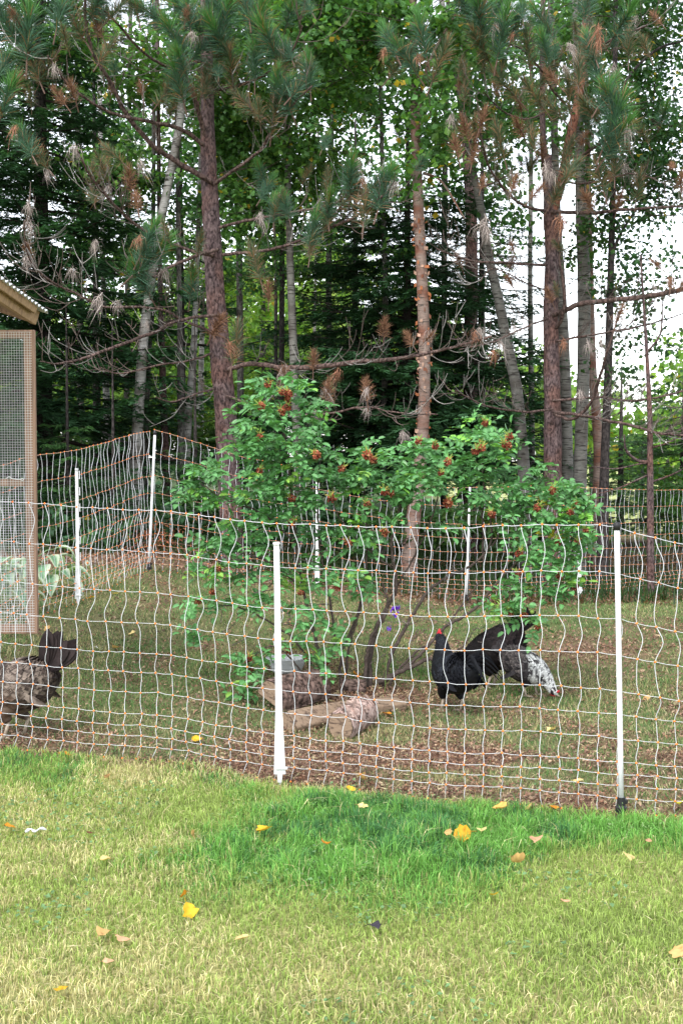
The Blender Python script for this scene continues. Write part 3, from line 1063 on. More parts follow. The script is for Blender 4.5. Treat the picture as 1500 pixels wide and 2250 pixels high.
# papery bark curls on the peeling log
mb = MB()
for i_ in range(34):
    t_ = R.random()
    th = R.uniform(.3, 2.9)
    ax = nrm(c1 - c0)
    sd_ = nrm(np.cross(ax, [0, 0, 1]))
    uu = np.cross(sd_, ax)
    ctr = c0 + (c1 - c0) * t_
    tip = []
    for s_ in np.linspace(0, 1, 5):
        a_ = th + s_ * .5
        r_ = .081 + .016 * s_ ** 2 * R.random() * 2
        tip.append(ctr + sd_ * math.cos(a_) * r_ + uu * math.sin(a_) * r_)
    tip = np.array(tip)
    w_ = ax * (.006 + .01 * R.random())
    v = np.stack([tip - w_, tip + w_], 1).reshape(-1, 3)
    mb.add(v, [[2 * q, 2 * q + 1, 2 * q + 3, 2 * q + 2] for q in range(4)], np.array([.36, .26, .22]) * R.uniform(.5, 1.4))
pl_ = [o for o in COL.objects if o.get('label', '').startswith("round log with white")][0]
oo = mb.obj("bark_curl", M_dry, pl_, origin=tuple(pl_.location))
tag(oo, kind='stuff')

m, t, b = new_mat("clear_plastic")
b.inputs['Base Color'].default_value = (.85, .88, .9, 1)
b.inputs['Roughness'].default_value = .15
b.inputs['Transmission Weight'].default_value = .55
b.inputs['IOR'].default_value = 1.3
M_clear = m
m, t, b = new_mat("bowl_water")
nz = N(t, "ShaderNodeTexNoise", Scale=14.0)
t.links.new(coords(t, (1, 5, 1)), nz.inputs['Vector'])
t.links.new(ramp(t, nz.outputs[0], [(.35, (.25, .25, .25)), (.6, (.6, .62, .62))]), b.inputs['Base Color'])  # white streaks: reflections painted into the water colour
b.inputs['Roughness'].default_value = .05
b.inputs['Specular IOR Level'].default_value = .8
M_bowlw = m
bp = G(630, 1484)
mb = MB()
k = 40
th = np.arange(k) / k * 2 * math.pi
prof = [(.0, .004), (.085, .004), (.095, .012), (.112, .05), (.128, .092), (.136, .094), (.136, .098), (.124, .098), (.108, .05), (.09, .016), (.0, .012)]
v = np.concatenate([np.stack([np.cos(th) * r_, np.sin(th) * r_, np.full(k, z_)], 1) for r_, z_ in prof])
n = len(prof)
i = np.arange(n - 1)[:, None] * k
j = np.arange(k)[None]
mb.add(v, np.stack([i + j, i + (j + 1) % k, i + k + (j + 1) % k, i + k + j], -1).reshape(-1, 4))
bowl = mb.obj("water_bowl", M_clear, smooth=True, loc=bp + [0, 0, .02])
tag(bowl, "clear plastic water bowl on the grass behind the firewood", "bowl")
mb = MB()
mb.add(np.vstack([np.stack([np.cos(th) * .116, np.sin(th) * .116, np.full(k, .072)], 1), [[0, 0, .072]]]), [[q, (q + 1) % k, k] for q in range(k)])
mb.obj("water", M_bowlw, bowl)

# ------------------------------------------------------------------ hens
LOCALS = dict(
    stand=[(-.155, .315, .02, .02), (-.14, .30, .06, .065), (-.095, .27, .098, .105), (-.03, .245, .118, .122), (.04, .245, .116, .124), (.095, .27, .10, .112), (.13, .315, .072, .080),
           (.145, .36, .050, .054), (.155, .40, .038, .040), (.170, .428, .030, .031), (.192, .434, .024, .024), (.208, .430, .010, .010)],
    peck=[(-.155, .33, .02, .02), (-.14, .315, .06, .065), (-.095, .275, .10, .105), (-.03, .235, .118, .120), (.04, .205, .114, .116), (.10, .175, .094, .096), (.145, .14, .066, .068),
          (.175, .105, .046, .048), (.195, .075, .034, .036), (.212, .052, .029, .029), (.228, .038, .021, .021), (.238, .028, .009, .009)],
)


def hen(name, px, py, d_adj, rz, pose, paint, tail, label, shank=(.3, .25, .2), scale=1.0, comb=1.0, cat="hen", seed=0):
    rg = np.random.default_rng(seed)
    p = G(px, py)
    root = empty(name, p, label, cat, None, rz)
    root.scale = (scale,) * 3
    rg_l = LOCALS[pose]
    cp = np.array([(a, 0, b_) for a, b_, _, _ in rg_l])
    rw = np.array([(c_, d_) for _, _, c_, d_ in rg_l])
    n, k = 40, 20
    C = spline(cp, n)
    W = spline(np.concatenate([rw, np.zeros((len(rw), 1))], 1), n)[:, :2]
    T = nrm(np.gradient(C, axis=0))
    S = np.tile([0, 1.0, 0], (n, 1))
    Uv = np.cross(T, S)
    Uv *= np.sign(Uv[:, 2:3] + 1e-6)
    th = np.arange(k) / k * 2 * math.pi
    v = C[:, None] + S[:, None] * (np.cos(th)[None, :, None] * W[:, None, 0:1]) + Uv[:, None] * (np.sin(th)[None, :, None] * W[:, None, 1:2])
    mb_ = MB()
    i = np.arange(n - 1)[:, None] * k
    j = np.arange(k)[None]
    f = np.stack([i + j, i + (j + 1) % k, i + k + (j + 1) % k, i + k + j], -1).reshape(-1, 4)
    mb_.add(v.reshape(-1, 3), f, paint(v.reshape(-1, 3), rg) * .6)
    # thighs and shanks with toes, grown out of the belly
    for s_ in (-1, 1):
        fw = .03 * s_ + (.02 if seed % 2 else -.01)
        hip, kne, ank = np.array([.0 + fw * .3, s_ * .045, .19]), np.array([.035 + fw * .5, s_ * .048, .125]), np.array([.01 + fw, s_ * .048, .085])
        foot = np.array([.03 + fw, s_ * .048, .012])
        q = spline([hip, kne, ank], 9)
        mb_.tube(q, np.linspace(.058, .015, 9), 10, paint(q, rg) * .6)
        mb_.tube([ank, (ank + foot) / 2, foot], [.0085, .0075, .0085], 7, shank, 1)
        for a_ in (-.5, 0, .5, math.pi):
            L_ = .055 if abs(a_) < 1 else .028
            e = foot + np.array([math.cos(a_) * L_, math.sin(a_) * L_, -.006])
            mb_.tube([foot, foot + (e - foot) * .5 + [0, 0, .004], e], [.006, .005, .0025], 5, shank, 1)
    body = mb_.obj("body", [M_feather, M_shank if shank[0] > .1 else M_black], root, smooth=True)
    # feathers lying backwards over the body, in rows
    fb = MB()
    P0, A, Bn, L_, col = [], [], [], [], []
    for it in range(1700):
        ti = rg.integers(2, n - 4)
        a_ = rg.random() * 2 * math.pi
        if math.sin(a_) < -.8: continue
        c_, w2 = C[ti], W[ti]
        nn = S[ti] * math.cos(a_) / w2[0] + Uv[ti] * math.sin(a_) / w2[1]
        nn = nrm(nn)
        pp = c_ + S[ti] * math.cos(a_) * w2[0] + Uv[ti] * math.sin(a_) * w2[1] + nn * .002
        bk = nrm(-T[ti] + nn * .03 + rg.normal(size=3) * .06)
        P0.append(pp); A.append(bk); Bn.append(nrm(np.cross(nn, bk)))
        L_.append(.012 + .24 * w2[0] * (.8 + .4 * rg.random()))
    P0, A, Bn, L_ = map(np.array, (P0, A, Bn, L_))
    col = paint(P0, rg)
    edge = paint(P0, rg, True)
    wv = L_[:, None] * .36
    NV = np.cross(A, Bn) * -1
    v = np.stack([P0, P0 + A * L_[:, None] * .55 + Bn * wv, P0 + A * L_[:, None] * 1.0 + NV * .0, P0 + A * L_[:, None] * .55 - Bn * wv, P0 + A * L_[:, None] * .5 + NV * .002], 1)
    mixe = col * .6 + edge * .4
    cc = np.stack([col, mixe, edge, mixe, col], 1)
    q = np.arange(len(P0))[:, None] * 5
    fb.add(v.reshape(-1, 3), np.concatenate([q + a_ for a_ in ([0, 1, 4], [1, 2, 4], [2, 3, 4], [3, 0, 4])]), cc.reshape(-1, 3))
    tag(fb.obj("feathers", M_feather, body), kind='stuff')
    for s_ in (-1, 1):                         # folded wing
        wb = MB()
        for r_ in range(9):
            st = np.array([.085 - r_ * .018, s_ * (.110 + .003 * math.sin(r_)), .295 - r_ * .009 + (-.03 if pose == 'peck' else 0)])
            e = st + np.array([-.10 - .001 * r_, s_ * -.012, -.035 - .002 * r_])
            sp_ = spline([st, (st + e) / 2 + [0, s_ * .012, -.006], e], 6)
            wd_ = np.array([.004, .015, .019, .018, .014, .002])
            v = np.concatenate([sp_ + np.stack([0 * wd_, 0 * wd_, wd_], 1), sp_ - np.stack([0 * wd_, 0 * wd_, wd_], 1) * .8])
            wb.add(v, [[a_, a_ + 1, a_ + 7, a_ + 6] for a_ in range(5)], paint(v, rg))
        wb.obj("wing", M_feather, root)
    for (ang, lean_, L0, wd0, curve) in tail:     # tail feathers
        tb = MB()
        b0 = np.array([-.115, lean_ * .02, .30 + (.012 if pose == 'peck' else 0)])
        dirv = nrm(np.array([-math.cos(ang), lean_, math.sin(ang)]))
        pts = [b0 + dirv * L0 * s_ + np.array([-curve * .35, 0, -curve]) * (s_ ** 2.2) for s_ in np.linspace(0, 1, 9)]
        pts = np.array(pts)
        wd_ = wd0 * np.array([.3, .6, .8, .95, 1.0, 1.0, .92, .65, .12])
        tg = nrm(np.gradient(pts, axis=0))
        sidev = nrm(np.cross(tg, np.array([0, 1.0, 0])) * .92 + np.array([0, .3 * np.sign(lean_ + .01), 0]))
        v = np.concatenate([pts + sidev * wd_[:, None], pts + np.array([0, .003, 0]), pts - sidev * wd_[:, None]])
        tb.add(v, [[a_, a_ + 1, a_ + 10, a_ + 9] for a_ in range(8)] + [[a_ + 9, a_ + 10, a_ + 19, a_ + 18] for a_ in range(8)], paint(v, rg, False, True))
        tb.obj("tail_feather", M_feather, root, smooth=True)
    # head furniture
    h0, h1 = C[-7], C[-2]
    hd = nrm(h1 - h0)
    un = nrm(np.cross(hd, [0, -1.0, 0]))
    if un[2] < 0 and pose == 'stand': un = -un
    cb = MB()
    for i_, hh in enumerate((.012, .022, .027, .022, .013)):
        q = h1 - hd * (.004 + i_ * .009) + un * .015
        cb.tube([q, q + un * hh * comb * .6, q + un * hh * comb - hd * .005], [.007, .005, .0015], 6, (.5, .02, .03))
    cb.obj("comb", M_skin, root, smooth=True)
    bk = MB()
    e = h1 + hd * .006
    bk.tube([e - hd * .008, e + hd * .008, e + hd * .024 - un * .006], [.009, .007, .001], 7, (.35, .25, .12))
    bk.obj("beak", M_shank, root, smooth=True)
    for s_ in (-1, 1):
        wt = MB()
        q = h1 - hd * .006 + np.array([0, s_ * .008, 0]) - un * .012
        wt.tube([q, q - un * .014 * comb, q - un * .026 * comb], [.006, .009, .003], 7, (.5, .02, .03))
        wt.obj("wattle", M_skin, root, smooth=True)
        ey = MB()
        q = h1 - hd * .014 + np.array([0, s_ * .019, 0]) + un * .006
        ey.tube([q - [0, s_ * .004, 0], q, q + [0, s_ * .002, 0]], [.0055, .0045, .001], 8)
        ey.obj("eye", M_eye, root, smooth=True)
    return root


def p_black(v, rg, edge=False, tail=False):
    c_ = np.tile([.0055, .006, .008], (len(v), 1)) * (.6 + 1.3 * rg.random((len(v), 1)))
    if edge: c_ = c_ * 4.5  # feather edges painted lighter as highlights
    k_ = rg.random(len(v)) < .06
    c_[k_] = (.02, .025, .032)  # bluish highlight painted on scattered feathers
    return c_


def p_blackbrown(v, rg, edge=False, tail=False):
    c_ = np.tile([.008, .0055, .006], (len(v), 1)) * (.7 + .9 * rg.random((len(v), 1)))
    return c_ * (3.0 if edge else 1)


def p_silver(v, rg, edge=False, tail=False):
    front = sm(.03, .08, v[:, 0])[:, None]
    white = np.array([.8, .8, .78]) * (.8 + .3 * rg.random((len(v), 1)))
    dark = np.array([.03, .026, .028]) * (.6 + 1.2 * rg.random((len(v), 1)))
    grey = np.array([.10, .085, .08]) * (.4 + 1.2 * rg.random((len(v), 1)))
    a_ = np.where((noise2(v[:, 0] * 1, v[:, 2] + v[:, 1] * 1.3, 75, 2) > .56)[:, None], dark, dark * .5 + white * .5 if edge else white)
    b2 = dark if not edge else grey * 1.5
    return a_ * front + b2 * (1 - front)


def p_barred(v, rg, edge=False, tail=False):
    neck = sm(.1, .16, v[:, 0])[:, None]
    tl = sm(-.13, -.19, v[:, 0])[:, None]
    spk = (rg.random((len(v), 1)) < .5)
    g_ = np.where(spk, [.19, .15, .125], [.05, .036, .03]) * (.7 + .6 * rg.random((len(v), 1)))
    rust = np.array([.19, .11, .075]) * (.7 + .6 * rg.random((len(v), 1)))
    low = (1 - sm(.16, .27, v[:, 2]))[:, None] * sm(-.05, .06, v[:, 0])[:, None]
    nk = np.where(spk, [.42, .40, .38], [.04, .03, .03])
    c_ = g_ * (1 - low * .6) + rust * low * .6
    c_ = c_ * (1 - neck) + nk * neck
    if edge: c_ = c_ * .75
    if tail: return np.array([.018, .012, .012]) * (.5 + 1.2 * rg.random((len(v), 1)))
    return c_ * (1 - tl) + np.array([.03, .02, .02]) * (.5 + rg.random((len(v), 1))) * tl


fan = lambda n, a0, a1, L, w_, cu=0.02: [(a0 + (a1 - a0) * i / (n - 1), (.16 if i % 2 else -.16) * (.3 + .7 * random.random()), L * (.85 + .25 * random.random()), w_, cu * random.random()) for i in range(n)]
sick = [(.5 + .12 * i, (.2 if i % 2 else -.2), .24 + .02 * i, .010, .16 + .03 * i) for i in range(7)]
hen("black_rooster", 1000, 1568, 0, math.radians(118), 'stand', p_black, sick + fan(5, .2, .8, .16, .014, .05),
    "black rooster with red comb and drooping curved tail by the net", (.25, .23, .24), .98, 1.7, "rooster", 1)
hen("black_hen", 1084, 1512, 0, math.radians(186), 'peck', p_blackbrown, fan(17, .7, 1.5, .18, .028),
    "black hen bending down behind the rooster with raised fluffy tail", (.28, .25, .22), 1.12, .7, "hen", 2)
hen("silver_laced_hen", 1152, 1530, 0, math.radians(-20), 'peck', p_silver, fan(11, .35, 1.0, .13, .022),
    "white and black laced hen pecking the ground with red face", (.4, .36, .25), .86, .9, "hen", 3)
hen("speckled_hen", 42, 1622, 0, math.radians(176), 'stand', p_barred, fan(19, .55, 1.5, .21, .030, .02),
    "grey brown speckled hen with dark upright tail at the left edge", (.45, .34, .2), 1.12, .8, "hen", 4)

# ------------------------------------------------------------------ rose bush
BD = 7.8
rb = G(815, 1540)
bush = empty("rose_bush", rb, "tall wide rose bush with withered orange brown blooms inside the pen", "rose bush")
borg = np.array(bush.location)


def leaflet(mb_, base, d, n_, L, W, col):
    """oval folded leaflet"""
    b_ = np.cross(n_, d)
    us = [0, .22, .5, .78, 1.0]
    ws = [0, .8, 1.0, .72, 0]
    v = [base]
    for u_, w_ in zip(us[1:-1], ws[1:-1]):
        c_ = base + d * L * u_ - n_ * L * .10 * u_ ** 2
        v += [c_ - b_ * W / 2 * w_ + n_ * W * .16, c_, c_ + b_ * W / 2 * w_ + n_ * W * .16]
    v.append(base + d * L - n_ * L * .16)
    f3 = [[0, 2, 1], [0, 3, 2], [7, 8, 10], [8, 9, 10]]
    f4 = [[1, 2, 5, 4], [2, 3, 6, 5], [4, 5, 8, 7], [5, 6, 9, 8]]
    cc = np.tile(col, (11, 1))
    cc[[2, 5, 8]] *= 1.45
    cc[[1, 4, 7]] *= .85
    mb_.add(np.array(v), f3, cc)
    mb_.f.append(np.array(f4) + mb_.n - 11)
    mb_.m.append(np.zeros(4, np.int32))


def rose_leaf(seed, young=False):
    rg = np.random.default_rng(seed)
    mb_ = MB()
    L = .125
    base = np.array([.082, .21, .07]) if not young else np.array([.15, .28, .05])
    n_ = 9 if seed % 3 == 0 else 7
    ax = spline([[0, 0, 0], [L * .5, 0, .012], [L, 0, -.022]], 12)
    mb_.tube(ax, np.linspace(.0015, .0007, 12), 3, (.12, .2, .06), cap=False)
    for i_ in range((n_ - 1) // 2):
        u_ = .32 + .62 * i_ / ((n_ - 1) // 2)
        p_ = ax[min(11, int(u_ * 11))]
        for s_ in (-1, 1):
            d_ = nrm(np.array([.5, s_ * 1.0, -.10 + .12 * rg.normal()]))
            nn = nrm(np.array([0, 0, 1.0]) + rg.normal(size=3) * .22)
            nn = nrm(nn - d_ * nn.dot(d_))
            leaflet(mb_, p_, d_, nn, .045 * (.9 + .2 * rg.random()), .027, base * (.8 + .45 * rg.random()) + [0, 0, 0])
    leaflet(mb_, ax[-1], nrm([1, 0, -.3]), nrm([.3, 0, 1]), .048, .029, base * 1.1)
    return mb_


ROSE = [rose_leaf(i).mesh("rose_leaf", M_rose) for i in range(6)]
ROSEMB = [rose_leaf(i) for i in range(6)]
YNG = [rose_leaf(20 + i, True).mesh("young_rose_leaf", M_rose) for i in range(2)]

# clumps of foliage as seen in the photograph: px, py, rx, ry, how many, depth
CL = [(610, 850, 60, 22, 20, 7.8), (560, 905, 55, 30, 22, 7.7), (655, 905, 65, 30, 28, 7.8), (600, 965, 95, 38, 50, 7.6), (540, 985, 40, 25, 12, 7.9), (690, 950, 35, 20, 10, 7.9),
      (610, 1035, 75, 38, 38, 7.6), (560, 1085, 45, 28, 18, 7.5), (640, 1100, 55, 35, 26, 7.7), (445, 1035, 42, 24, 15, 7.6), (425, 1085, 36, 22, 14, 7.7), (480, 1105, 40, 20, 10, 7.7),
      (700, 1015, 50, 30, 20, 7.9), (735, 1055, 45, 28, 16, 7.8), (690, 990, 30, 20, 7, 8.0), (810, 1000, 38, 30, 18, 7.9), (800, 1065, 60, 40, 26, 7.8), (860, 1040, 60, 38, 34, 7.7),
      (920, 990, 45, 28, 22, 7.8), (900, 1080, 60, 34, 34, 7.6), (960, 1040, 50, 34, 28, 7.7), (1050, 935, 38, 24, 12, 7.9), (1060, 985, 70, 34, 38, 7.8), (1120, 975, 28, 20, 8, 7.9),
      (1040, 1045, 50, 34, 20, 7.9), (1110, 1040, 35, 24, 9, 8.0), (1100, 1095, 60, 34, 28, 7.7), (1170, 1080, 40, 24, 14, 7.8), (1190, 1045, 28, 18, 8, 7.9), (1220, 1100, 45, 38, 26, 7.7),
      (1260, 1090, 26, 28, 12, 7.7), (1270, 1135, 34, 32, 16, 7.7), (1140, 1140, 50, 32, 20, 7.8), (1215, 1165, 55, 36, 26, 7.6), (1265, 1195, 44, 36, 22, 7.6), (1170, 1200, 50, 34, 20, 7.6),
      (1225, 1240, 50, 34, 22, 7.5), (1230, 1290, 40, 24, 14, 7.5), (1120, 1290, 34, 18, 9, 7.5), (1100, 1335, 45, 24, 18, 7.4), (1150, 1365, 32, 14, 6, 7.4), (1170, 1390, 12, 10, 2, 7.4),
      (470, 1200, 40, 30, 18, 7.6), (540, 1180, 60, 38, 30, 7.6), (600, 1150, 60, 30, 26, 7.7), (450, 1260, 40, 26, 14, 7.6), (520, 1260, 50, 24, 14, 7.7), (440, 1330, 35, 26, 9, 7.6),
      (500, 1320, 30, 20, 5, 7.7), (640, 1250, 60, 30, 18, 7.6), (660, 1310, 50, 34, 16, 7.5), (600, 1335, 60, 22, 11, 7.6), (560, 1330, 40, 22, 8, 7.6), (690, 1360, 40, 24, 12, 7.5), (760, 1270, 50, 28, 18, 7.6),
      (790, 1300, 40, 16, 9, 7.6), (750, 1200, 60, 34, 22, 7.7), (830, 1200, 50, 26, 13, 7.8), (840, 1140, 60, 24, 12, 7.8), (780, 1160, 45, 24, 12, 7.8), (690, 1180, 40, 26, 12, 7.9),
      (560, 1450, 38, 22, 8, 7.5), (700, 1440, 40, 26, 13, 7.4), (640, 1410, 36, 20, 9, 7.4), (720, 1475, 26, 18, 6, 7.4), (530, 1530, 30, 24, 12, 7.3), (550, 1560, 28, 14, 5, 7.3),
      (545, 1480, 30, 16, 6, 7.4), (735, 1400, 26, 34, 8, 7.5), (1010, 1100, 40, 24, 6, 8.0), (960, 1160, 34, 14, 6, 7.7), (990, 1130, 60, 26, 8, 7.9), (430, 1395, 22, 20, 5, 7.6)]
leafs = []
for (px, py, rx_, ry_, n_, d_) in CL:
    n_ = int(n_ * (1.35 if py < 1120 else (1.15 if px > 1080 else (1.15 if px < 570 else .8))))
    for _ in range(n_):
        a_, r_ = R.random() * 6.28, math.sqrt(R.random())
        dd = d_ + R.normal() * .16 * min(1, rx_ / 45)
        leafs.append((P(px + math.cos(a_) * r_ * rx_, py + math.sin(a_) * r_ * ry_, dd), P(px, py + ry_ * .5, d_), dd))
R.shuffle(leafs)
leafs.sort(key=lambda q: q[2])
rest = MB()
nyoung = 0
for i_, (p_, c_, dd) in enumerate(leafs):
    out = p_ - c_
    out = out * [1, 1, .35] + R.normal(size=3) * .05 + [0, -.02, .02]
    out[2] = np.clip(out[2], -.06, .05)
    xv = Vector(nrm(out))
    nv = Vector(nrm(np.array([0, -.35, 1.0]) + R.normal(size=3) * .28))
    yv = nv.cross(xv).normalized()
    zv = xv.cross(yv).normalized()
    Mq = Matrix((xv, yv, zv)).transposed()
    s_ = R.uniform(.8, 1.35)
    if i_ < 300:
        yng = R.random() < .07
        me = YNG[i_ % 2] if yng else ROSE[i_ % 6]
        inst("leaf", me, bush, p_ - borg - np.array(xv) * .06 * s_, Mq.to_quaternion(), s_)
    else:
        src = ROSEMB[i_ % 6]
        A = np.array(Mq) * s_
        off = p_ - borg - np.array(xv) * .06 * s_
        tint = R.uniform(.75, 1.25) * (np.array([1.9, 1.7, .8]) if R.random() < .06 else np.array([1, 1, 1.0]))
        if R.random() < .005: tint = np.array([6, 2.0, .6])
        vv = np.concatenate(src.v) @ A.T + off
        cc = np.concatenate(src.c) * tint
        for f_ in src.f:
            rest.f.append(f_ + rest.n)
            rest.m.append(np.zeros(len(f_), np.int32))
        rest.v.append(vv.astype(np.float32))
        rest.c.append(cc.astype(np.float32))
        rest.n += len(vv)
tag(rest.obj("leaf", M_rose, bush), kind='stuff')


def cane(pts, d0, d1, r0, r1, col=(.075, .058, .05), k_=7, parent=bush, name="cane", jit=.006):
    dl = np.linspace(d0, d1, len(pts))
    q = np.array([P(a_, b_, c_) for (a_, b_), c_ in zip(pts, dl)]) - borg
    n_ = max(10, len(pts) * 6)
    q = spline(q, n_)
    q[1:] += R.normal(size=(n_ - 1, 3)) * jit * .5
    mb_ = MB()
    mb_.tube(q, np.linspace(r0, r1, n_), k_, np.array(col) * (.8 + .4 * R.random((n_, 1))), rough=.25)
    return mb_.obj(name, M_twig, parent, smooth=True)


CANES = [([(712, 1535), (705, 1460), (690, 1390), (665, 1290), (650, 1180), (640, 1080), (625, 960), (610, 870)], 7.75, 7.8, .013, .005),
         ([(725, 1535), (712, 1480), (735, 1400), (720, 1300), (700, 1180), (700, 1080), (705, 1010)], 7.8, 7.9, .011, .004),
         ([(748, 1540), (750, 1440), (790, 1330), (805, 1210), (800, 1090), (810, 1000)], 7.8, 7.9, .011, .004),
         ([(753, 1540), (765, 1430), (785, 1360), (800, 1300)], 7.85, 7.8, .009, .005),
         ([(810, 1535), (812, 1440), (825, 1390), (830, 1370), (870, 1290), (860, 1200), (880, 1100), (890, 1040)], 7.75, 7.8, .020, .005),
         ([(800, 1535), (805, 1450), (815, 1400), (850, 1340), (840, 1280)], 7.7, 7.7, .014, .006),
         ([(835, 1530), (860, 1440), (890, 1380), (940, 1300), (990, 1265), (1040, 1240), (1080, 1180), (1060, 1060), (1060, 990)], 7.75, 7.9, .013, .005),
         ([(830, 1500), (880, 1475), (940, 1450), (985, 1448)], 7.7, 7.65, .019, .010),
         ([(885, 1472), (930, 1430), (975, 1380), (1040, 1340), (1075, 1300), (1130, 1240), (1200, 1190), (1240, 1130)], 7.7, 7.7, .012, .005),
         ([(980, 1448), (1010, 1425), (1040, 1390)], 7.65, 7.6, .007, .003),
         ([(845, 1525), (870, 1480), (905, 1440), (960, 1400), (1020, 1320), (1060, 1270)], 7.8, 7.7, .010, .004),
         ([(695, 1530), (650, 1460), (600, 1420), (560, 1440)], 7.6, 7.5, .007, .003),
         ([(700, 1480), (640, 1400), (560, 1350), (500, 1330), (440, 1340)], 7.7, 7.6, .007, .003),
         ([(660, 1290), (600, 1240), (520, 1210), (460, 1200)], 7.7, 7.6, .007, .003),
         ([(655, 1200), (580, 1130), (500, 1100), (440, 1060)], 7.75, 7.6, .007, .003),
         ([(1060, 1110), (1060, 1200), (1060, 1235)], 7.9, 7.85, .006, .008),
         ([(1080, 1200), (1120, 1140), (1170, 1090), (1190, 1050)], 7.85, 7.8, .006, .003),
         ([(1100, 1270), (1150, 1330), (1150, 1380)], 7.6, 7.4, .006, .003),
         ([(870, 1290), (930, 1180), (960, 1090), (940, 1010)], 7.8, 7.8, .007, .003),
         ([(865, 1250), (800, 1200), (740, 1130), (730, 1070)], 7.8, 7.8, .006, .003)]
for c_ in CANES:
    cane(*c_)
for _ in range(70):                            # dead side twigs low in the bush
    px, py = R.uniform(480, 1050), R.uniform(1180, 1440)
    dx, dy = R.normal() * 40, -abs(R.normal() * 35)
    if _ % 3 == 0: dy = -dy * .6
    cane([(px, py), (px + dx * .5 + R.normal() * 8, py + dy * .4), (px + dx, py + dy)], 7.8 + R.normal() * .15, 7.75 + R.normal() * .15, .0035, .0012, (.15, .125, .11), 5, name="twig")
# withered blooms
BL = [(590, 845), (620, 862), (632, 875), (634, 865), (573, 893), (620, 905), (630, 895), (571, 960), (570, 1035), (695, 1000), (750, 1030), (640, 1095), (640, 1150), (728, 1095), (808, 1000), (807, 1110), (845, 1080),
      (820, 1012), (918, 970), (955, 980), (983, 1015), (968, 1040), (858, 1083), (1065, 930), (1055, 975), (1058, 985), (1045, 990), (1112, 978), (1120, 960), (985, 1105), (1213, 1078), (1253, 1125), (1285, 1165), (1262, 1108), (1225, 1190), (1268, 1190),
      (1140, 1215), (1138, 1258), (1230, 1265), (1262, 1288), (1120, 1348), (1150, 1350), (1180, 1378), (480, 1250), (467, 1300), (435, 1320), (660, 1302), (765, 1193), (742, 1288), (637, 1430), (675, 1443), (713, 1455), (545, 1448), (547, 1470), (550, 1555), (845, 1170), (1080, 1130), (1180, 1115)]


def bloom_mesh(seed):
    rg = np.random.default_rng(seed)
    mb_ = MB()
    n_ = 46
    v_ = nrm(rg.normal(size=(n_, 3)) + [0, 0, -.3])
    p_ = v_ * np.array([.020, .020, .022]) * (.5 + .5 * rg.random((n_, 1)))
    pal = np.array([(.22, .05, .03), (.30, .09, .05), (.12, .03, .02), (.38, .17, .09)])
    mb_.leaves(p_, .014 + .010 * rg.random(n_), pal[rg.integers(0, 4, n_)] * (.7 + .6 * rg.random((n_, 1))), up=0, ratio=.6, fold=.3)
    for i_ in range(5):                        # long sepals
        a_ = i_ * 1.256 + rg.random()
        e = np.array([math.cos(a_) * .026, math.sin(a_) * .026, .022 + .015 * rg.random()])
        mb_.tube([[0, 0, .012], e * .6 + [0, 0, .006], e], [.0022, .0018, .0005], 4, (.32, .36, .08) if i_ % 2 else (.5, .35, .1))
    mb_.tube([[0, 0, .008], [0, 0, .02], [0, 0, .05]], [.009, .007, .0018], 6, (.17, .26, .06))
    return mb_.mesh("withered_bloom", M_petal)


BM = [bloom_mesh(i) for i in range(5)]
for i_, (px, py) in enumerate(BL):
    inst("withered_bloom", BM[i_ % 5], bush, P(px, py, 7.35 + .15 * R.random()) - borg, Vector((R.normal() * .5, R.normal() * .5, 1)).to_track_quat('Z', 'Y'), R.uniform(.9, 1.35))
for (px, py) in ((1115, 1335), (620, 1405), (1168, 1345)):
    mb = MB()
    mb.tube([[0, 0, -.012], [0, 0, -.007], [0, 0, 0], [0, 0, .008], [0, 0, .013]], [.003, .011, .014, .010, .003], 10, (.22, .34, .06))
    mb.obj("rose_hip", M_rose, bush, smooth=True, loc=P(px, py, 7.35) - borg)
# purple bellflower leaning in the canes
fp = G(845, 1525)
fl = empty("bellflower", fp, "small violet bellflower on a thin stem among the rose canes", "flower")
fo = np.array(fl.location)
mb = MB()
q = spline([fo, P(850, 1440, 7.6), P(862, 1380, 7.55), P(867, 1345, 7.5)], 16)
mb.tube(q - fo, .0022, 5, (.12, .2, .05))
mb.obj("stem", M_twig, fl)
for (px, py, sc_) in ((863, 1340, 1), (872, 1336, 1.1), (868, 1350, .9), (855, 1382, .7)):
    mb = MB()
    p_ = P(px, py, 7.48)
    mb.leaves(p_ + R.normal(size=(12, 3)) * .008, np.full(12, .024 * sc_), np.array([.16, .05, .5]) * (.6 + .7 * R.random((12, 1))), up=0, ratio=.6, fold=.3)
    mb.obj("blossom", M_petal, fl, origin=fo)

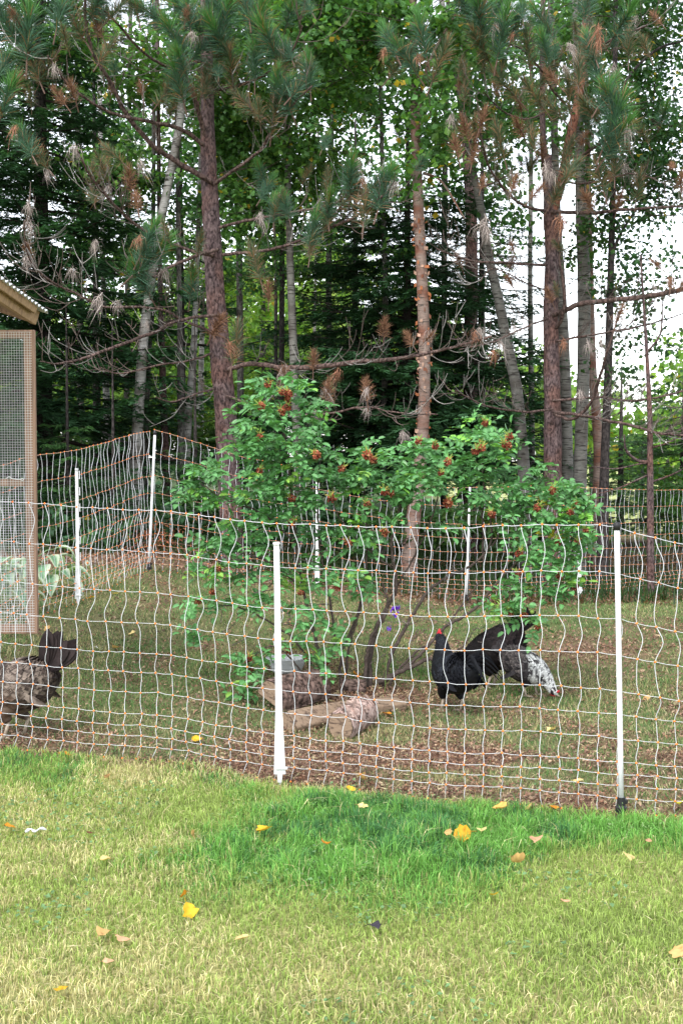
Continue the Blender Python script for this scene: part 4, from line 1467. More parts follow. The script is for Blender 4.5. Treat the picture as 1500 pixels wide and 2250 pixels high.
# ------------------------------------------------------------------ hostas and daisies behind the side net
def hosta_leaf(seed):
    rg = np.random.default_rng(seed)
    n_, k_ = 9, 7
    u_ = np.linspace(0, 1, n_)
    wv = np.sin(u_ ** .75 * math.pi) ** .8
    mb_ = MB()
    v, c_ = [], []
    for i_ in range(n_):
        for j_ in range(k_):
            s_ = (j_ / (k_ - 1) - .5) * 2
            v.append([u_[i_], s_ * wv[i_] * .33, .25 * math.sin(u_[i_] * 2.6) - .35 * u_[i_] ** 2 + .10 * s_ * s_ * wv[i_] + .012 * math.cos(s_ * 9)])
            c_.append((.42, .5, .36) if abs(s_) > .62 or i_ > n_ - 2 else (.14, .27, .15))
    f = [[i_ * k_ + j_, i_ * k_ + j_ + 1, (i_ + 1) * k_ + j_ + 1, (i_ + 1) * k_ + j_] for i_ in range(n_ - 1) for j_ in range(k_ - 1)]
    mb_.add(np.array(v), f, np.array(c_))
    mb_.tube([[-.7, 0, -.65], [-.3, 0, -.15], [0, 0, 0]], [.025, .02, .015], 5, (.2, .3, .15))
    return mb_.mesh("hosta_leaf", M_rose, smooth=True)


HL = [hosta_leaf(i) for i in range(3)]
for (px, py, d_, n_, lab) in ((25, 1365, 9.1, 26, "cream edged hosta seen through the mesh door"), (125, 1325, 9.9, 22, "cream edged hosta between the mesh door and the toothed post")):
    g_ = P(px, py, d_)
    g_[2] = ground(g_[0] - .15, g_[1])
    r_ = empty("hosta", (g_[0] - .12, g_[1], g_[2]), lab, "hosta", "hostas behind the side net")
    for i_ in range(n_):
        a_ = R.random() * 6.28
        hh = R.uniform(.1, .36)
        L_ = R.uniform(.15, .23)
        ql = Matrix.Rotation(a_, 3, 'Z') @ Matrix.Rotation(R.uniform(-.1, .7), 3, 'Y')
        rr = .10 + (0.36 - hh) * .45
        inst("leaf", HL[i_ % 3], r_, (math.cos(a_) * rr, math.sin(a_) * rr, hh), ql.to_quaternion(), L_)
for (px, py, d_, lab) in ((134, 1235, 9.9, "white daisy left of the toothed net post"), (193, 1237, 9.9, "white daisy right of the toothed net post")):
    top = P(px, py, d_)
    b_ = np.array([top[0] - .02, top[1], float(ground(top[0], top[1]))])
    r_ = empty("daisy", b_, lab, "daisy", "daisies by the toothed post")
    mb = MB()
    mb.tube(spline([[0, 0, 0], (top - b_) * .5 + [.015, 0, 0], top - b_], 8), .002, 4, (.1, .2, .05))
    mb.obj("stem", M_twig, r_)
    mb = MB()
    for a_ in np.linspace(0, 6.28, 15)[:-1]:
        dv = np.array([math.cos(a_), -.5 * math.sin(a_) - .1, math.sin(a_)])
        sv_ = nrm(np.cross(dv, [0, 1, .3])) * .0045
        c_ = top - b_
        mb.add([c_ + dv * .006, c_ + dv * .016 + sv_, c_ + dv * .027, c_ + dv * .016 - sv_], [[0, 1, 2, 3]], (.75, .75, .72))
    mb.obj("petals", M_petal, r_)
    mb = MB()
    mb.tube([top - b_ + [0, .004, 0], top - b_ + [0, -.002, 0], top - b_ + [0, -.006, 0]], [.008, .008, .003], 8)
    mb.obj("centre", M_orange, r_)

# ------------------------------------------------------------------ trees
PALE = {}


def tree_root(name, px, py, d, label, cat="tree", group="trees of the wood"):
    p_ = P(px, py, d)
    p_ = np.array([p_[0], p_[1], float(ground(p_[0], p_[1]))])
    r_ = empty(name, p_, label, cat, group)
    return r_, p_


def trunk(root, pts, w_px, d, mat, k_=18, n_=90, rough=.05, name="trunk", plates=False, d1=None, flare=True):
    """pts: picture points from the top down to the base; w_px: trunk width in pixels at each"""
    o_ = np.array(root.location)
    dl = np.linspace(d1 if d1 else d, d, len(pts))
    q = np.array([P(a_, b_, c_) for (a_, b_), c_ in zip(pts, dl)])
    rr = np.array(w_px) / F * dl / 2
    base = q[-1].copy()
    gz_ = float(ground(base[0], base[1]))
    if name == "trunk" and base[2] > gz_ - .02:
        q = np.vstack([q, [base[0] + (q[-1][0] - q[-2][0]) * .2, base[1], gz_ - .08]])
        rr = np.append(rr, rr[-1] * 1.12)
        n_ += 16
    q = spline(q, n_)
    t_ = np.linspace(0, 1, n_)
    rad = np.interp(t_, np.linspace(0, 1, len(rr)), rr)
    if flare: rad[-5:] *= np.linspace(1, 1.3, 5)
    mb_ = MB()
    if plates:
        a = np.arange(k_) / k_
        zz = q[:, 2]
        disp = (noise2(a[None, :] * 9 + zz[:, None] * 0, zz[:, None] * 7 + a[None, :], 1.0, 2) > .5) * .05 + .05 * (noise2(a[None, :] * 22, zz[:, None] * 16, 1, 3) - .5)
        mb_.tube(q - o_, rad, k_, rough=rough)
        vv = mb_.v[0].reshape(n_, k_, 3)
        cen = (q - o_)[:, None]
        vv = cen + (vv - cen) * (1 + disp[..., None])
        mb_.v[0] = vv.reshape(-1, 3).astype(np.float32)
    else:
        mb_.tube(q - o_, rad, k_, rough=rough)
    return mb_.obj(name, mat, root, smooth=True), q


# ---- broadleaf foliage
def spray_points(c, r3, n_clus, per, spread=.13):
    """clustered points in an ellipsoid"""
    cc = nrm(R.normal(size=(n_clus, 3))) * (R.random((n_clus, 1)) ** .4) * r3 + c
    ax = nrm(R.normal(size=(n_clus, 3)) * [1, 1, .35])
    k_ = R.normal(size=(n_clus, per, 1))
    pts = cc[:, None] + ax[:, None] * k_ * spread * 1.5 + R.normal(size=(n_clus, per, 3)) * spread * np.array([.7, .7, .42])
    return pts.reshape(-1, 3), cc


DEN = 5.4


def crown(root, blobs, d, leaf=.055, col=(.055, .115, .028), dens=1.0, thick=1.2, yellow=.01, mat=None, twigs=True, name="crown", per=22, spread=.13):
    """blobs: (px, py, rx, ry, weight) in the photograph at depth d"""
    o_ = np.array(root.location)
    mb_, tw = MB(), MB()
    col = np.array(col)
    for bl in blobs:
        px, py, rx_, ry_, wt = bl[:5]
        dd = bl[5] if len(bl) > 5 else d
        s_ = dd / F
        area = math.pi * rx_ * ry_ * s_ * s_
        leaf_ = leaf * 1.3
        n_l = area * wt * dens * DEN / (leaf_ * leaf_ * .42)
        nc = max(2, int(n_l / per))
        c0 = P(px, py, dd)
        pts, cc = spray_points(c0, np.array([rx_ * s_, thick, ry_ * s_]), nc, per, spread)
        n_ = len(pts)
        cl = np.repeat(.65 + .75 * R.random((nc, 1)), per, 0)
        c_ = col * cl * (.8 + .4 * R.random((n_, 1)))
        yk = R.random(n_) < .25
        c_[yk] *= [1.5, 1.25, .9]
        yk = R.random(n_) < yellow
        c_[yk] = (.45, .32, .04)
        mb_.leaves(pts - o_, leaf_ * 1.15 * (.7 + .6 * R.random(n_)), c_, up=.45, ratio=.78, droop=.5)
        if twigs:
            for q in cc[::3]:
                dv = R.normal(size=3) * [.35, .35, .12]
                tw.tube(np.array([q - dv - [0, 0, .1], q + [0, 0, .03], q + dv * .9]) - o_, [.006, .004, .002], 4, (.05, .04, .032), cap=False)
    tag(mb_.obj(name, mat or M_leaf, root), kind='stuff')
    if twigs:
        tag(tw.obj("twigs", M_twig, root), kind='stuff')


GR, BR, DK, BRT = (.068, .165, .058), (.058, .145, .05), (.04, .10, .045), (.15, .26, .05)  # BRT: background leaf green with the light shining through painted in


def ctree(name, label, pts, w_, d, mat, blobs, leaf=.055, col=GR, dens=1.0, thick=1.1, branches=(), cat="tree", yellow=.01, plates=False, spread=.13, d1=None):
    r_, p_ = tree_root(name, pts[-1][0], pts[-1][1], d, label, cat)
    trunk(r_, pts, w_, d, mat, plates=plates, k_=26 if plates else 14, n_=200 if plates else 80, d1=d1)
    for (bp_, bw, bd) in branches:
        trunk(r_, bp_, bw, d, mat, k_=9, n_=30, name="branch", d1=bd, flare=False)
    if blobs:
        crown(r_, blobs, d, leaf, col, dens, thick, yellow, spread=spread)
    return r_


# the reddish birch in the middle
rbch = ctree("birch_tree", "reddish peeling birch standing in the middle behind the rose bush",
             [(900, -260), (905, -60), (908, 120), (913, 300), (920, 480), (928, 650), (932, 800), (928, 950), (912, 1100), (900, 1215)], [15, 18, 19, 21, 24, 25, 25, 27, 31, 36], 14.6, M_birchr,
             [(760, -20, 150, 60, .9), (880, 60, 120, 80, .9), (700, 90, 110, 70, .9), (930, 230, 60, 80, .55), (940, 340, 70, 60, .6), (1010, 100, 70, 60, .7), (650, 30, 100, 60, .7), (930, 400, 70, 40, .4), (1060, 20, 70, 60, .7), (870, 200, 60, 40, .6)],
             .062, (.075, .18, .05), 1.0, .9, [([(1000, 30), (950, 120), (925, 200), (914, 330)], [4, 7, 9, 11], 14.2), ([(640, 130), (720, 90), (800, 30), (850, -40)], [4, 6, 7, 8], 14.4), ([(1020, 480), (970, 400), (930, 380)], [3, 5, 7], 14.3)], yellow=.02)
mb = MB()
ro = np.array(rbch.location)
for i_ in range(90):                           # curls of loose bark
    py = R.uniform(480, 960)
    px = np.interp(py, [480, 650, 800, 960], [920, 928, 932, 927])
    hw = 12.5 * 14.6 / F
    a_ = R.uniform(math.pi * .85, 2.15 * math.pi)
    c_ = P(px, py, 14.6)
    d_ = np.array([math.cos(a_), math.sin(a_), 0])
    tn = np.array([-math.sin(a_), math.cos(a_), 0]) * (1 if R.random() < .5 else -1)
    s_ = R.uniform(.012, .035)
    pts = np.array([c_ + d_ * hw, c_ + d_ * (hw + .006) + tn * s_, c_ + d_ * (hw + .018) + tn * s_ * 1.6, c_ + d_ * (hw + .025) + tn * s_ * 1.3 - [0, 0, .01]])
    pts[2:, 2] += R.normal() * .012
    wz = np.array([0, 0, R.uniform(.006, .024)])
    v = np.stack([pts - wz, pts + wz], 1).reshape(-1, 3) - ro
    mb.add(v, [[2 * q, 2 * q + 1, 2 * q + 3, 2 * q + 2] for q in range(3)], np.array([(.34, .13, .06), (.42, .27, .2), (.16, .07, .045)][i_ % 3]) * R.uniform(.7, 1.3))
tag(mb.obj("bark_curl", M_dry, rbch), kind='stuff')

ctree("birch_tree", "grey birch leaning left just left of the right red pine", [(960, -50), (1040, 380), (1060, 480), (1072, 560), (1093, 650), (1112, 750), (1133, 850), (1143, 950), (1150, 1040), (1152, 1150)],
      [12, 15, 18, 20, 21, 23, 25, 26, 28, 30], 16.2, M_birch2, [(1050, 150, 90, 70, .6), (1000, 250, 60, 60, .5), (1120, 250, 80, 60, .45), (1080, 350, 60, 50, .35), (1110, 460, 50, 50, .3)], .055, GR)
ctree("birch_tree", "thin grey trunk with mottled bark left of the dark fir trunk", [(830, -80), (838, 300), (842, 480), (846, 600), (846, 750), (843, 900), (842, 1080)], [8, 9, 11, 12, 13, 13, 14], 17.0, M_grey,
      [(820, 120, 90, 60, .7), (760, 220, 90, 50, .4), (850, 450, 70, 40, .4), (700, 350, 110, 60, .45), (640, 420, 110, 60, .5), (860, 560, 30, 30, .3)], .052, (.06, .135, .03), yellow=.02)
ctree("birch_tree", "pale grey trunk directly right of the right red pine", [(1205, -150), (1222, 450), (1230, 600), (1238, 750), (1243, 900), (1246, 1090)], [14, 17, 20, 23, 24, 27], 17.4, M_birch2, [(1230, 60, 100, 80, .6), (1180, 230, 60, 60, .5)], .055, GR)
ctree("birch_tree", "tall grey trunk second to the right of the right red pine", [(1262, -150), (1272, 300), (1276, 480), (1282, 620), (1281, 800), (1276, 950), (1272, 1100)], [18, 20, 24, 28, 27, 28, 30], 16.0, M_birch2,
      [(1330, 60, 100, 70, .7), (1400, 150, 70, 60, .5), (1290, 240, 70, 60, .5), (1370, 330, 80, 50, .5), (1300, 560, 40, 90, .3)], .05, (.045, .105, .03))
ctree("birch_tree", "rust stained trunk right of the tall grey trunks", [(1280, -100), (1296, 600), (1300, 800), (1308, 900), (1314, 1000), (1312, 1130)], [10, 14, 18, 21, 22, 26], 16.6, M_birchr, [(1380, 240, 60, 60, .4), (1420, 60, 60, 60, .5)], .05, (.04, .1, .03))
ctree("poplar_tree", "dark slim trunk with drooping leafy twigs against the open sky", [(1352, -120), (1350, 150), (1346, 400), (1342, 550), (1338, 700), (1334, 850), (1328, 1000), (1324, 1150)], [9, 11, 13, 14, 16, 18, 19, 25], 15.2, M_dark,
      [(1440, 20, 70, 50, .6), (1470, 110, 40, 50, .35), (1450, 170, 60, 40, .3), (1410, 260, 60, 50, .6), (1450, 340, 60, 60, .7), (1400, 400, 70, 50, .6), (1470, 450, 40, 50, .4), (1380, 480, 60, 50, .45),
       (1350, 620, 50, 40, .45), (1390, 680, 50, 40, .28), (1370, 750, 50, 40, .22), (1440, 560, 50, 30, .15), (1350, 820, 60, 30, .2), (1400, 850, 60, 25, .2), (1480, 260, 30, 60, .4), (1330, 380, 50, 60, .4), (1470, 620, 40, 60, .12), (1450, 760, 50, 50, .10), (1400, 560, 40, 40, .2), (1480, 870, 30, 50, .15)],
      .042, (.03, .085, .03), 1.0, .7, [([(1500, 90), (1440, 110), (1380, 170), (1350, 250)], [4, 6, 7, 8], 15), ([(1500, 380), (1430, 420), (1370, 500), (1343, 560)], [3, 5, 6, 7], 15)], cat="tree")
ctree("dead_spruce", "thin bare purple brown trunk near the right edge", [(1406, 560), (1412, 650), (1420, 780), (1426, 900), (1427, 1000), (1428, 1240)], [3, 5, 8, 11, 13, 17], 13.9, M_pine, None, cat="dead tree",
      branches=[([(1500, 1030), (1470, 1045), (1428, 1060)], [3, 4, 5], 13.7), ([(1370, 955), (1375, 990), (1400, 1012), (1427, 1015)], [3, 6, 7, 7], 13.7), ([(1300, 1025), (1350, 1030), (1400, 1020), (1427, 1016)], [2, 3, 3, 4], 13.7),
                ([(1500, 955), (1460, 975), (1427, 985)], [2, 3, 4], 13.7), ([(1455, 650), (1450, 730), (1425, 770)], [2, 4, 5], 13.7), ([(1285, 1090), (1350, 1075), (1420, 1045)], [2, 3, 4], 13.5)])
ctree("birch_tree", "white birch leaning right behind the left red pine", [(415, 60), (405, 170), (395, 270), (375, 380), (355, 480), (335, 600), (318, 720), (308, 850), (300, 1010)], [14, 16, 18, 18, 19, 19, 21, 23, 26], 15.6, M_birch,
      [(330, 150, 120, 70, .8), (450, 60, 120, 80, .8), (260, 380, 90, 60, .7), (180, 100, 90, 70, .6), (540, 170, 80, 70, .7)], .055, (.078, .18, .045), yellow=.015)
ctree("birch_tree", "white birch with black marks behind the corner post of the net", [(455, -60), (432, 620), (428, 720), (424, 800), (415, 900), (410, 1000), (408, 1080)], [9, 11, 14, 16, 17, 18, 20], 17.0, M_birch, [(520, 330, 90, 60, .7), (560, 440, 80, 50, .6)], .055, (.055, .135, .03))
ctree("birch_tree", "broken patched white birch trunk deep in the wood at left", [(215, -50), (228, 640), (232, 760), (234, 860), (237, 1000)], [9, 11, 13, 15, 15], 20.0, M_birch, [(250, 560, 90, 60, .6)], .055, (.05, .12, .03))
ctree("poplar_tree", "rough grey trunk right of the leaning birch foot", [(340, -60), (336, 620), (328, 760), (322, 900), (318, 1010)], [8, 10, 12, 13, 15], 17.5, M_grey, [(330, 560, 70, 50, .4)], .05, GR)
ctree("poplar_tree", "purplish slim trunk between the net corner and the white birch", [(345, -60), (352, 600), (356, 760), (360, 900), (366, 1060)], [8, 10, 14, 16, 17], 16.8, M_pine, [(390, 450, 50, 40, .4)], .05, GR)
ctree("poplar_tree", "dark straight trunk touching the white birch", [(385, -60), (395, 700), (398, 850), (398, 1020)], [9, 12, 15, 17], 16.4, M_grey, [(440, 430, 40, 40, .4)], .05, GR)
ctree("birch_tree", "short pale trunk right behind the left red pine foot", [(455, 300), (442, 820), (440, 900), (440, 1000)], [8, 12, 15, 16], 23.0, M_birch, [(470, 640, 80, 60, .4)], .07, BRT)
ctree("birch_tree", "tall grey birch left of centre behind the rose bush top", [(628, -160), (630, 40), (632, 240), (633, 400), (637, 560), (642, 700), (648, 850), (655, 1000), (656, 1160)], [11, 12, 13, 14, 16, 18, 19, 22, 24], 16.4, M_birch2,
      [(560, 60, 120, 70, .8), (700, 180, 120, 60, .55), (560, 270, 110, 60, .7), (740, 60, 90, 70, .7), (610, 360, 100, 50, .6), (540, 480, 90, 50, .45), (700, 470, 90, 40, .35), (480, 220, 80, 90, .7)], .055, (.078, .18, .048), yellow=.02)
ctree("poplar_tree", "dark forked stem beside the tall grey birch", [(612, -60), (622, 60), (627, 240), (623, 420), (620, 560), (619, 700), (618, 880)], [6, 8, 9, 10, 11, 12, 13], 18.2, M_dark, [(620, 540, 90, 50, .35), (560, 600, 60, 50, .25)], .05, GR)
ctree("poplar_tree", "thinnest stem left of the tall grey birch", [(590, -60), (604, 550), (606, 700), (606, 900)], [5, 6, 8, 9], 19.5, M_grey, [(660, 600, 60, 50, .25)], .05, (.07, .15, .035))
ctree("birch_tree", "thin pale trunk deep behind the fir branches", [(705, -60), (693, 600), (690, 760), (686, 900)], [5, 6, 7, 8], 24.0, M_birch, [(700, 560, 80, 60, .3)], .07, BRT)

for (nm, lab, pts, w_, d_, mt, bl, lf, cl) in [
    ("birch_tree", "leafy tree behind and left of the tall grey birch", [(505, -80), (520, 300), (526, 600), (530, 1000)], [8, 12, 14, 16], 20, M_grey, [(470, 330, 110, 80, .6), (590, 290, 120, 80, .6), (520, 460, 120, 70, .55), (580, 560, 90, 60, .5), (440, 200, 100, 80, .6)], .065, GR),
    ("birch_tree", "leafy tree between the tall grey birch and the dark fir", [(735, -80), (728, 300), (722, 600), (725, 950)], [8, 11, 13, 14], 21, M_grey, [(740, 250, 120, 70, .6), (690, 400, 110, 60, .5), (800, 360, 100, 60, .4), (790, 150, 120, 80, .6), (760, 520, 90, 40, .3)], .065, GR),
    ("birch_tree", "leafy tree behind the upper dark rust tinted pine", [(985, -80), (978, 300), (975, 600), (975, 950)], [8, 12, 13, 15], 21, M_dark, [(1000, 160, 110, 80, .6), (960, 300, 100, 70, .55), (1080, 270, 90, 60, .5), (1090, 420, 70, 60, .4), (980, 430, 90, 50, .4), (1110, 540, 60, 50, .3)], .065, GR),
    ("birch_tree", "leafy tree behind the large dark spruce trunk", [(165, -80), (172, 300), (176, 650), (178, 1000)], [8, 12, 14, 16], 22, M_grey, [(130, 180, 120, 90, .6), (230, 250, 110, 80, .6), (190, 420, 120, 80, .55), (60, 360, 90, 80, .5), (260, 560, 100, 70, .5), (150, 640, 100, 60, .5)], .07, GR),
    ("birch_tree", "bright leafy tree in the gap left of the left red pine", [(288, -80), (284, 300), (280, 700), (278, 1020)], [8, 10, 12, 14], 24, M_grey, [(320, 330, 120, 90, .6), (370, 560, 90, 80, .55), (300, 720, 120, 80, .6), (200, 800, 110, 80, .6), (400, 800, 80, 90, .6), (330, 910, 110, 60, .6)], .075, (.11, .22, .05)),  # leaf colour brightened to stand for the sunlit gap
    ("birch_tree", "leafy tree behind the forked top of the right red pine", [(1168, -80), (1166, 300), (1164, 640), (1168, 1000)], [7, 9, 11, 13], 20, M_birch2, [(1170, 100, 100, 80, .6), (1150, 260, 80, 60, .5), (1240, 330, 70, 60, .45), (1290, 130, 90, 70, .5)], .06, GR),
    ("birch_tree", "pale leafy tree with sunlight painted into its leaves deep behind the grey stems left of the fir", [(575, 300), (578, 600), (580, 950)], [8, 10, 12], 26, M_grey, [(560, 680, 100, 90, .65), (660, 760, 90, 90, .6), (540, 850, 90, 70, .6), (480, 580, 90, 60, .5)], .085, (.16, .29, .06))]:  # lit-through look comes from the lighter leaf colour
    ctree(nm, lab, pts, w_, d_, mt, bl, lf, cl, dens=.62, yellow=.012)

# ---- needle tufts of the red pines
def tuft_mesh(kind, seed):
    rg = np.random.default_rng(seed)
    mb_ = MB()
    if kind in ('green', 'olive', 'brown'):
        n_ = {'green': 520, 'olive': 360, 'brown': 230}[kind]
        L0 = {'green': .17, 'olive': .15, 'brown': .12}[kind]
        ln = .30 if kind != 'brown' else .18
        u_ = rg.random(n_) ** .8
        base = np.stack([0 * u_, 0 * u_, u_ * ln], 1) + rg.normal(size=(n_, 3)) * .004
        a_ = rg.random(n_) * 6.28
        el = 1.25 - .55 * (1 - u_) + rg.normal(size=n_) * .25
        el = np.where(u_ > .85, el + .15, el - .25)
        d_ = nrm(np.stack([np.cos(a_) * np.cos(el), np.sin(a_) * np.cos(el), np.sin(el)], 1) + rg.normal(size=(n_, 3)) * .12)
        L_ = (L0 * (.65 + .5 * rg.random(n_)))[:, None]
        mid = base + d_ * L_ * .55
        tip = base + d_ * L_ * .95 + np.array([0, 0, -1]) * (L_ * .12 * rg.random((n_, 1)))
        c0 = {'green': (.062, .135, .085), 'olive': (.075, .115, .06), 'brown': (.21, .115, .07)}[kind]
        cc = np.array(c0) * (.55 + .9 * rg.random((n_, 1)))
        if kind == 'green':
            top = u_ > .72
            cc[top] = np.array([.075, .20, .05]) * (.7 + .6 * rg.random((top.sum(), 1)))
            rd = rg.random(n_) < .06
            cc[rd] = (.30, .16, .07)
        if kind == 'olive':
            rd = rg.random(n_) < .3
            cc[rd] = np.array([.27, .15, .08]) * (.6 + .7 * rg.random((rd.sum(), 1)))
        w0 = .0019
    else:                                      # grey or rust needles hanging limp from the twig
        n_ = 62
        a_ = rg.random(n_) * 6.28
        base = rg.normal(size=(n_, 3)) * [.016, .016, .028] + [0, 0, .03]
        sw = (.25 + .75 * rg.random(n_)) * 1.1
        d_ = np.stack([np.cos(a_) * sw + .15 * seed % .4, np.sin(a_) * sw, rg.normal(size=n_) * .45], 1)
        L_ = (.17 * (.35 + .8 * rg.random(n_)))[:, None]
        mid = base + d_ * L_ * .4 + np.array([0, 0, -.28]) * L_
        tip = base + d_ * L_ * .62 + np.array([0, 0, -.95]) * L_ + rg.normal(size=(n_, 3)) * .012
        c0 = (.40, .34, .31) if kind == 'grey' else (.34, .17, .11)
        cc = np.array(c0) * (.35 + .95 * rg.random((n_, 1)))
        w0 = .0024
    s_ = nrm(np.cross(tip - base, rg.normal(size=(n_, 3)))) * w0
    v = np.stack([base - s_, base + s_, mid + s_ * .8, mid - s_ * .8, tip], 1).reshape(-1, 3)
    q = np.arange(n_)[:, None] * 5
    c5 = np.repeat(cc, 5, 0)
    mb_.add(v, q + np.array([0, 1, 2, 3]), c5)
    mb_.f.append(q + np.array([3, 2, 4]) + mb_.n - len(v))
    mb_.m.append(np.zeros(n_, np.int32))
    if kind != 'grey' and kind != 'rust':
        mb_.tube([[0, 0, -.10], [0, 0, .1], [0, 0, .26 if kind != 'brown' else .15]], [.006, .005, .003], 5, (.13, .08, .06))
    if kind == 'green':
        mb_.tube([[0, 0, .27], [0, 0, .31], [0, 0, .335]], [.006, .0045, .001], 6, (.36, .18, .08))
    return mb_.mesh(kind + "_tuft", M_needle if kind in ('green', 'olive') else M_dry)


TF = {k_: [tuft_mesh(k_, 10 + i) for i in range(4)] for k_ in ('green', 'olive', 'brown', 'grey', 'rust')}


def put_tuft(root, p_, kind, s_=1.0, up=None):
    up = up if up is not None else np.array([R.normal() * .45, R.normal() * .45 - .1, 1.0])
    if kind in ('grey', 'rust'):
        up = np.array([R.normal() * .15, R.normal() * .15, 1.0])
    q_ = Vector(up).to_track_quat('Z', 'Y') @ Matrix.Rotation(R.random() * 6.28, 3, 'Z').to_quaternion()
    return inst("needle_tuft", TF[kind][int(R.integers(0, 4))], root, np.asarray(p_) - np.array(root.location) - np.asarray(up) / np.linalg.norm(up) * .12 * s_, q_, s_)


def limb(root, pts, w_, d0, d1, mat=None, twig_n=10, tuft=None, tuft_n=0, twl=.55):
    """a bare pine limb from the trunk outwards with hooked dead twigs; returns its points"""
    o_ = np.array(root.location)
    dl = np.linspace(d0, d1, len(pts))
    q = np.array([P(a_, b_, c_) for (a_, b_), c_ in zip(pts, dl)])
    n_ = len(pts) * 9
    q = spline(q, n_)
    q[2:] += np.cumsum(R.normal(size=(n_ - 2, 3)) * .0028, 0)
    rad = .8 * np.interp(np.linspace(0, 1, n_), np.linspace(0, 1, len(w_)), np.array(w_)) / F * (d0 + d1) / 4 * 2 * .5
    mb_ = MB()
    mb_.tube(q - o_, rad, 9, (.20, .125, .10), rough=.18)
    br = mb_.obj("branch", mat or M_twiglimb, root, smooth=True)
    tb = MB()
    ends = []
    for _ in range(int(twig_n * 1.05)):
        i_ = int(R.uniform(.12, 1) * (n_ - 1))
        tg = nrm(q[min(i_ + 1, n_ - 1)] - q[max(i_ - 1, 0)])
        sd_ = nrm(np.cross(tg, [0, 0, 1])) * (1 if R.random() < .5 else -1)
        dv = nrm(tg * R.uniform(.3, 1.0) + sd_ * R.uniform(.1, .9) + np.array([0, 0, R.uniform(-.75, .35)]))
        L_ = R.uniform(.35, 1.1) * twl
        m_ = 9
        pp = [q[i_]]
        for s_ in range(m_):
            dv = nrm(dv + np.array([0, 0, R.uniform(.05, .26)]) + R.normal(size=3) * .08)
            pp.append(pp[-1] + dv * L_ / m_)
        pp = np.array(pp)
        g_ = R.uniform(.6, 1.2)
        cl = np.array([.13, .10, .088]) * g_ if R.random() < .6 else np.array([.24, .225, .21]) * g_
        tb.tube(pp - o_, np.linspace(.0042, .0018, m_ + 1) * R.uniform(.7, 1.2), 5, cl, rough=.3, cap=False)
        ends.append(pp[-1])
        for _k in range(int(R.integers(1, 4))):
            j_ = int(R.integers(2, m_))
            dv2 = nrm(nrm(pp[j_] - pp[j_ - 1]) + R.normal(size=3) * .6)
            p2 = [pp[j_]]
            for s_ in range(5):
                dv2 = nrm(dv2 + np.array([0, 0, .2]) + R.normal(size=3) * .1)
                p2.append(p2[-1] + dv2 * L_ * .09)
            tb.tube(np.array(p2) - o_, np.linspace(.004, .002, 6), 4, cl * .95, rough=.3, cap=False)
            ends.append(p2[-1])
    if twig_n:
        tag(tb.obj("dead_twigs", M_twig, root), kind='stuff')
    ends = [ends[i] for i in R.permutation(len(ends))] if ends else []
    for i_ in range(min(tuft_n, len(ends))):
        k_ = tuft[int(R.integers(0, len(tuft)))]
        put_tuft(root, ends[i_], k_, R.uniform(.55, .95))
    return q


M_twiglimb = bark_mat("pine_limb_bark", (.075, .048, .042), (.125, .085, .075), (.025, .018, .017), .8, 60)

